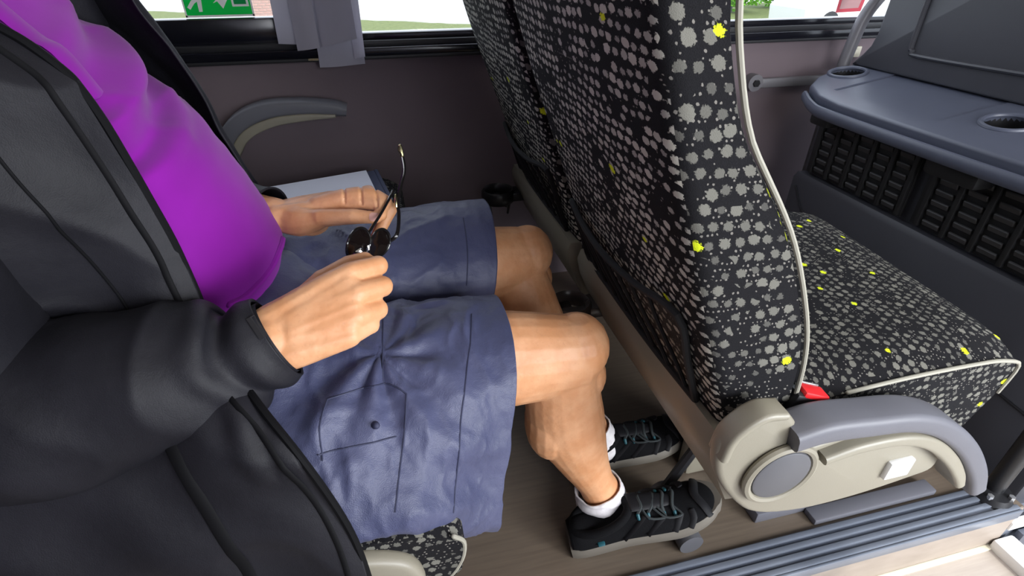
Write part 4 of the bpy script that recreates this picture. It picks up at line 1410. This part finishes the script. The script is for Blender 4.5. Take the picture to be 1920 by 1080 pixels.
def panel_row(e, t):
    up_ = 1 - smoothstep(0.30, 0.62, t)
    lowf = smoothstep(0.55, 0.85, t)
    z = e.z
    mid1 = e + V((-0.035, -0.030 * up_ - 0.010 * (1 - lowf), 0.006))
    mid2 = V((lerp(e.x, -0.52, 0.35), lerp(0.505, 0.375, lowf) if True else 0, z + 0.005 - 0.02 * lowf))
    mid2.y = lerp(lerp(0.535, 0.47, up_), 0.362, lowf)
    mid3 = V((lerp(e.x, -0.52, 0.68), lerp(lerp(0.475, 0.455, up_), 0.366, lowf), z - 0.035 * lowf))
    back = V((-0.54, lerp(0.50, 0.385, lowf), z - 0.05 * lowf + 0.02 * up_))
    back2 = V((-0.56, lerp(0.62, 0.46, lowf), z - 0.05 * lowf + 0.03 * up_))
    return catmull([e, mid1, mid2, mid3, back, back2], 9)


grid = [panel_row(e, i / (NR - 1)) for i, e in enumerate(rows)]
jm = MB()
vs, fs = loft(grid, closed=False, cap=False)
jm.add(vs, fs)
LE = [(-0.2939,0.8400,0.9764), (-0.2865,0.8420,0.9422), (-0.2729,0.8450,0.9085), (-0.2518,0.8500,0.8550), (-0.2432,0.8540,0.8150), (-0.2366,0.8580,0.7722), (-0.2244,0.8650,0.7249), (-0.2130,0.8720,0.6870), (-0.2132,0.8850,0.6453), (-0.2285,0.9000,0.5914)]
lrows = catmull([V(p) for p in LE], 5)
lgrid = []
for i, e in enumerate(lrows):
    t = i / (len(lrows) - 1)
    inner = e + V((-0.050, -0.035, -0.004))
    lgrid.append(catmull([e + V((0.004, 0.0, 0)), e + V((0.002, 0.018, 0.0)), e + V((-0.055, 0.070, 0.004)), V((-0.42, 0.975, e.z + 0.01)), V((-0.55, 0.90, e.z + 0.02))], 7))
vs, fs = loft(lgrid, closed=False, cap=False)
jm.add(vs, fs)


def sleeve(pts, rad, n=36):
    return tube(pts, rad, n, 9, round_ends=False)


RS = [(-0.43, 0.555, 1.05), (-0.415, 0.485, 0.97), (-0.415, 0.458, 0.80), (-0.4162,0.4857,0.6360), (-0.3502,0.4703,0.6188), (-0.2905,0.4718,0.6248), (-0.2387,0.4763,0.6323), (-0.1983,0.4786,0.6360), (-0.1776,0.4798,0.6380), (-0.1556,0.4829,0.6454), (-0.1347,0.4886,0.6526)]
RSR = [0.075, 0.088, 0.086, 0.094, 0.086, 0.080, 0.074, 0.066, 0.055, 0.043, 0.0395]
LS = [(-0.43, 0.87, 1.05), (-0.43, 0.955, 0.96), (-0.44, 0.985, 0.80), (-0.42, 0.972, 0.665), (-0.32, 0.915, 0.655), (-0.2175,0.8359,0.6560), (-0.1773,0.8044,0.6585)]
LSR = [0.075, 0.082, 0.078, 0.076, 0.062, 0.040, 0.034]


def open_tube(vf, n):
    """drop the end caps"""
    return vf[0], [f for f in vf[1] if len(f) == 4]


jm.add(*open_tube(sleeve(RS, RSR), 36))
jm.add(*open_tube(sleeve(LS, LSR), 36))
# back and collar of the jacket
brow = []
for z, rx, ry in ((0.42, 0.16, 0.235), (0.60, 0.155, 0.24), (0.80, 0.15, 0.24), (0.95, 0.14, 0.235), (1.03, 0.115, 0.20), (1.08, 0.085, 0.11), (1.13, 0.08, 0.085)):
    cx = -0.34 - 0.12 * (z - 0.42) / 0.7
    brow.append([V((cx + rx * math.cos(a) * 0.9 - 0.03, 0.71 + ry * math.sin(a), z)) for a in [PI * 0.46 + PI * 1.08 * k / 30 for k in range(31)]])
brow = [[c[k] for c in [catmull([r[i] for r in brow], 5) for i in range(31)]] for k in range(5 * 6 + 1)]
vs, fs = loft(brow, closed=False, cap=False)
jm.add(vs, fs)
me = jm.mesh('jacket')
me = baked(me, [('SUBSURF', dict(levels=1, render_levels=1))])
SL = [V(p) for p in RS[3:]]


def jacket_fn(p, n):
    d = 0.004 * noise.noise(p * 7) + 0.002 * noise.noise(p * 18)
    # long drapes down the right panel
    if p.y < 0.62:
        k = smoothstep(0.95, 0.6, p.z)
        d += 0.0065 * (ridges(p, (0.95, 0.2, 0.62), 55, 1.4, 5) - 0.45) * (0.45 + 0.55 * smoothstep(0.60, 0.45, p.z))
    q = V((p.x * 8 + 4 * p.z, p.y * 8, p.z * 6 - 2 * p.x))
    d += 0.0055 * (1 - abs(noise.noise(q))) ** 5 - 0.002
    # gathers near the cuff of the right sleeve
    w = (p - SL[5]).length
    if p.y < 0.60 and w < 0.13:
        ax = (SL[-1] - SL[4]).normalized()
        s = (p - SL[4]).dot(ax)
        d += 0.0075 * math.sin(s * 150 + 3 * noise.noise(p * 14)) * math.exp(-((s - 0.035) / 0.030) ** 2) * (0.6 + 0.6 * noise.noise(p * 20))
    return n * d


displace(me, jacket_fn)
for v in me.vertices:                                   # cloth lies on the shirt, never in it
    h = shirt_bvh.find_nearest(v.co, 0.12)
    if h[0] is not None and (v.co - h[0]).dot(h[1]) < 0.007 and v.co.x < -0.17 and v.co.y < 0.74:
        v.co = h[0] + h[1] * 0.007
me.update()
jpre = [(v.co.copy(), v.normal.copy() if v.normal.y < 0.3 else -v.normal) for v in me.vertices]
me = baked(me, [('SOLIDIFY', dict(thickness=0.003, offset=1))])
jk = link('jacket', me, M['jacket'], man, smooth='all', label='open black softshell jacket')
jb = BVHTree.FromPolygons([v.co for v in me.vertices], [tuple(f.vertices) for f in me.polygons])


def jline(name, pts, mat, r, off=0.001, seg=6):
    q = hug(jb, catmull([V(p) for p in pts], seg), off)
    return part(name, tube(q, r, 8, 1, smooth=False), M[mat], jk)


edge_pts = [V(p) for p in RE[1:]]
part('zip_edge', tube([p + V((0.0, -0.002, 0.0)) for p in edge_pts], (0.0042, 0.0042), 8, 5), M['zip'], jk)
nc = len(grid[0])


def gridline(name, r0, r1, col, rad, mat='zip'):
    pts = []
    for r in range(r0, r1, 2):
        v = jpre[r * nc + col]
        pts.append(v[0] + v[1] * 0.0042)
    part(name, tube(pts, rad, 8, 2, up=(0, -1, 0.5)), M[mat], jk)


gridline('zip_tape', 6, 50, 5, (0.0032, 0.0012))
gridline('zip_tape', 58, NR - 2, 6, (0.003, 0.0012))
gridline('pocket_zip', 60, NR - 2, 15, (0.006, 0.0015))
gridline('panel_seam', 6, 50, 13, (0.0014, 0.0010))
# cuff band with a hook-and-loop patch
cuffc = V((-0.1347,0.4886,0.6526))
cdir = (cuffc - V((-0.1556,0.4829,0.6454))).normalized()
part('cuff', open_tube(tube([cuffc - cdir * 0.048, cuffc - cdir * 0.024, cuffc + cdir * 0.003], [0.0455, 0.0440, 0.0415], 36, 4, round_ends=False), 36), M['jacket'], jk)
pt = jb.find_nearest(V((-0.1366,0.4600,0.6917)))
mbp = []
px_ = cdir
pn = (V((0, 0, 1.0)) - V((-0.1459,0.4912,0.6708))).normalized()
ps2 = px_.cross(pn).normalized()
cuff_me = [o for o in jk.children if o.name.startswith('cuff')][0].data
cb = BVHTree.FromPolygons([v.co for v in cuff_me.vertices], [tuple(f.vertices) for f in cuff_me.polygons])
vs, fs = [], []
for i in range(5):
    for j in range(7):
        q = V((-0.1328,0.4461,0.6999)) + px_ * (0.016 * (i / 4 - 0.5)) + ps2 * (0.024 * (j / 6 - 0.5))
        h = [x for x in (cb.ray_cast(q, -pn, 0.2), jb.ray_cast(q, -pn, 0.2)) if x[0] is not None]
        vs.append((min(h, key=lambda x: x[3])[0] if h else q) + pn * 0.0018)
for i in range(4):
    for j in range(6):
        k = i * 7 + j
        fs.append((k, k + 1, k + 8, k + 7))
part('cuff_patch', (vs, fs), M['patch'], jk, label='black hook and loop patch')

# --- socks and shoes
def shoe(name, heel, yaw, pitch, label):
    """a running shoe built along +x from the heel, 0.30 m long"""
    Mx = Matrix.Translation(heel) @ Matrix.Rotation(yaw, 4, 'Z') @ Matrix.Rotation(pitch, 4, 'Y')
    secs = [(0.000, 0.030, 0.060, 0.0), (0.020, 0.036, 0.072, 0.0), (0.060, 0.037, 0.066, 0.0), (0.100, 0.037, 0.070, 0.0), (0.135, 0.040, 0.076, 0.0), (0.175, 0.045, 0.066, 0.002),
            (0.215, 0.048, 0.056, 0.004), (0.255, 0.045, 0.047, 0.006), (0.282, 0.034, 0.038, 0.008), (0.298, 0.016, 0.028, 0.010)]
    rings, srings, wr = [], [], []
    cc = catmull([(x, w, h) for x, w, h, k in secs], 4)
    for c in cc:
        x, w, h = c.x, c.y, c.z
        ring = []
        for k in range(24):
            a = 2 * PI * k / 24
            yy = w * math.copysign(abs(math.cos(a)) ** 0.7, math.cos(a))
            s_ = math.sin(a)
            zz_ = 0.022 + (h - 0.022) * (s_ ** 0.75 if s_ > 0 else 0) - (0.006 if s_ < 0 else 0) * abs(s_)
            narrow = 1 - 0.38 * max(0, s_) ** 2
            ring.append(Mx @ V((x, yy * narrow, zz_ + (0.012 * smoothstep(0.20, 0.30, x)))))
        rings.append(ring)
        sr = []
        for zq, sc in ((0.0, 0.96), (0.006, 1.05), (0.020, 1.07), (0.027, 1.02)):
            sr.append((zq, sc))
        lift = 0.016 * smoothstep(0.20, 0.30, x)
        srings.append([Mx @ V((x + (0.004 if x > 0.29 else -0.004 if x < 0.01 else 0), w * 1.07 * sgy, zq + lift)) for sgy, zq in ((-0.9, 0.0), (-1.0, 0.008), (-1.0, 0.022), (-0.9, 0.029), (0.9, 0.029), (1.0, 0.022), (1.0, 0.008), (0.9, 0.0))])
    o = part(name, loft(rings), M['shoe'], man, smooth='all', label=label)
    part('sole', loft(srings), M['sole'], o, label='taupe foam sole')

    def top(x, yfrac, off=0.001):
        i = min(range(len(cc)), key=lambda q: abs(cc[q].x - x))
        c = cc[i]
        w, h = c.y, c.z
        a = math.acos(max(-1, min(1, yfrac)))
        s_ = math.sin(a)
        yy = w * math.copysign(abs(math.cos(a)) ** 0.7, math.cos(a))
        p = V((c.x, yy * (1 - 0.38 * s_ ** 2), 0.022 + (h - 0.022) * s_ ** 0.75 + 0.012 * smoothstep(0.20, 0.30, c.x)))
        return Mx @ (p + V((0, 0.3 * math.copysign(off, yfrac), off)))
    part('tongue', tube([top(0.125, 0.0, 0.006), top(0.16, 0.0, 0.004), top(0.205, 0.0, 0.002)], [(0.020, 0.005), (0.018, 0.005), (0.012, 0.004)], 12, 4), M['shoe_overlay'], o)
    for x in (0.135, 0.158, 0.181, 0.203):
        part('lace', tube([top(x, -0.52, 0.004), top(x + 0.006, -0.2, 0.007), top(x + 0.012, 0.2, 0.007), top(x + 0.016, 0.52, 0.004)], (0.0034, 0.0020), 6, 4), M['lace'], o)
        for s in (-1, 1):
            part('eyelet', tube([top(x, s * 0.56, 0.003), top(x, s * 0.70, 0.002)], [0.0036, 0.0030], 6, 2), M['teal'], o)
    for lp in ((0.14, 0.18), (0.165, 0.215)):
        part('lace_loop', tube([top(lp[0], -0.30, 0.006), top((lp[0] + lp[1]) / 2 - 0.01, -0.75, 0.010), top(lp[1], -0.72, 0.008), top(lp[1] - 0.01, -0.30, 0.006)], 0.0022, 6, 5), M['lace'], o)
    for x0, x1 in ((0.10, 0.15), (0.145, 0.19), (0.19, 0.225), (0.23, 0.25)):
        for s in (-1, 1):
            part('overlay', tube([top(x0, s * 0.99, 0.0012), top((x0 + x1) / 2, s * 0.85, 0.0012), top(x1 - 0.01, s * 0.62, 0.0014)], (0.007, 0.0022), 6, 3), M['shoe_overlay'], o)
    part('toe_cap', tube([top(0.27, -0.97, 0.001), top(0.262, -0.6, 0.001), top(0.256, 0.0, 0.001), top(0.262, 0.6, 0.001), top(0.27, 0.97, 0.001)], (0.009, 0.003), 8, 4), M['shoe_overlay'], o)
    col = [Mx @ V((0.066 + 0.056 * math.cos(a), 0.033 * math.sin(a), 0.068 + 0.010 * math.cos(a))) for a in [2 * PI * k / 20 for k in range(21)]]
    part('padded_collar', tube(col, 0.0085, 10, 2), M['shoe'], o)
    part('heel_spot', tube([top(0.045, -0.97, 0.001), top(0.058, -0.97, 0.001)], (0.007, 0.002), 8, 2), M['teal'], o)
    return o


shoe('shoe', (0.262, 0.570, -0.002), math.radians(-5), math.radians(-12), 'nearer black running shoe resting on the foot rest')
shoe('shoe', (0.305, 0.742, 0.000), math.radians(2), math.radians(-4), 'farther black running shoe, in the dark under the seat')
for Yk, ox in ((0.605, 0), (0.750, 0.040)):
    sk = tube([(0.320 + ox, Yk, 0.112), (0.327 + ox, Yk, 0.090), (0.333 + ox, Yk, 0.068), (0.338 + ox, Yk, 0.045)], [(0.0375, 0.0415), (0.041, 0.045), (0.042, 0.047), (0.043, 0.048)], 28, 5, up=(1, 0, 0), round_ends=False)
    sme = MB().add(*open_tube(sk, 28)).mesh('sock')
    displace(sme, lambda p, n: n * (0.0022 * math.sin(p.z * 260 + 4 * noise.noise(p * 30)) + 0.0012 * noise.noise(p * 60)))
    link('sock', baked(sme, [('SOLIDIFY', dict(thickness=0.003, offset=1))]), M['sock'], man, smooth='all', label='short white ribbed sock')
    
# ------------------------------------------------------------------ sunglasses held between both hands
sg = thing('sunglasses', 'dark sunglasses with thin black arms held between the two hands', 'sunglasses', (-0.0347,0.6387,0.6757))
H1, H2 = V((-0.0339,0.6534,0.6799)), V((-0.0021,0.6838,0.6543))
L1, L2 = V((-0.0483,0.6252,0.6836)), V((-0.0239,0.6676,0.6587))
ax = (L2 - L1).normalized()
nrm = ax.cross(V((0.35, 0.3, 0.9)).normalized()).normalized()
upv = nrm.cross(ax).normalized()
for c in (L1, L2):
    rim = [c + ax * (0.027 * math.cos(a)) + upv * (0.020 * math.sin(a) * (1 + 0.12 * math.cos(a))) + nrm * (0.004 * math.cos(a) ** 2) for a in [2 * PI * k / 24 for k in range(25)]]
    rm = part('rim', tube(rim, 0.0017, 8, 2), M['frame_black'], sg)
    vs = [c + nrm * 0.002] + rim[:-1]
    part('lens', [(vs, [(0, 1 + k, 1 + (k + 1) % 24) for k in range(24)]), ([v - nrm * 0.0012 for v in vs], [(0, 1 + (k + 1) % 24, 1 + k) for k in range(24)])], M['lens'], rm)
mid_ = (L1 + L2) / 2
part('bridge', tube([L1 + ax * 0.026 + upv * 0.006, mid_ + upv * 0.010, L2 - ax * 0.026 + upv * 0.006], 0.0017, 8, 4), M['silver'], sg)
part('nose_pad', ball(mid_ - upv * 0.004 + nrm * 0.006 - ax * 0.007, (0.003, 0.003, 0.005), 8), M['silver'], sg)
e1, e2 = L1 - ax * 0.027, L2 + ax * 0.027
part('rim_glint', tube([V((-0.0432,0.6033,0.6839)), V((-0.0485,0.5997,0.6821)), V((-0.0414,0.5915,0.6834))], 0.0034, 8, 3), M['silver'], sg, label='bright glint on the rim, built as a silver bead')  # white shine on the lens rim, built as a small silver piece
t1 = part('temple', tube([V((-0.0385,0.6407,0.6775)), V((-0.0311,0.6698,0.6778)), V((-0.0168,0.7123,0.6788)), V((-0.0015,0.7364,0.6914)), V((0.0060,0.7453,0.7002))], (0.0018, 0.0026), 8, 5), M['frame_black'], sg)
t2 = part('temple', tube([e2, V((0.0030,0.6886,0.6579)), V((0.0095,0.7176,0.6726)), V((0.0106,0.7375,0.6847)), V((0.0188,0.7555,0.7056)), V((0.0260,0.7655,0.7233)), V((0.0255,0.7719,0.7420)), V((0.0239,0.7741,0.7540))], (0.0018, 0.0028), 8, 5), M['frame_black'], sg)
part('temple_tip', tube([V((0.0255,0.7719,0.7420)), V((0.0241,0.7735,0.7495)), V((0.0241,0.7749,0.7553))], [0.0028, 0.0036, 0.0028], 8, 3), M['gold'], t2)
part('arm_shine', tube([V((0.0075,0.7244,0.6840)), V((0.0079,0.7294,0.6917)), V((0.0089,0.7353,0.6973))], [0.0018, 0.0026, 0.0018], 8, 3), M['gold'], t2)  # shiny piece of the arm, its highlight built in as gold metal
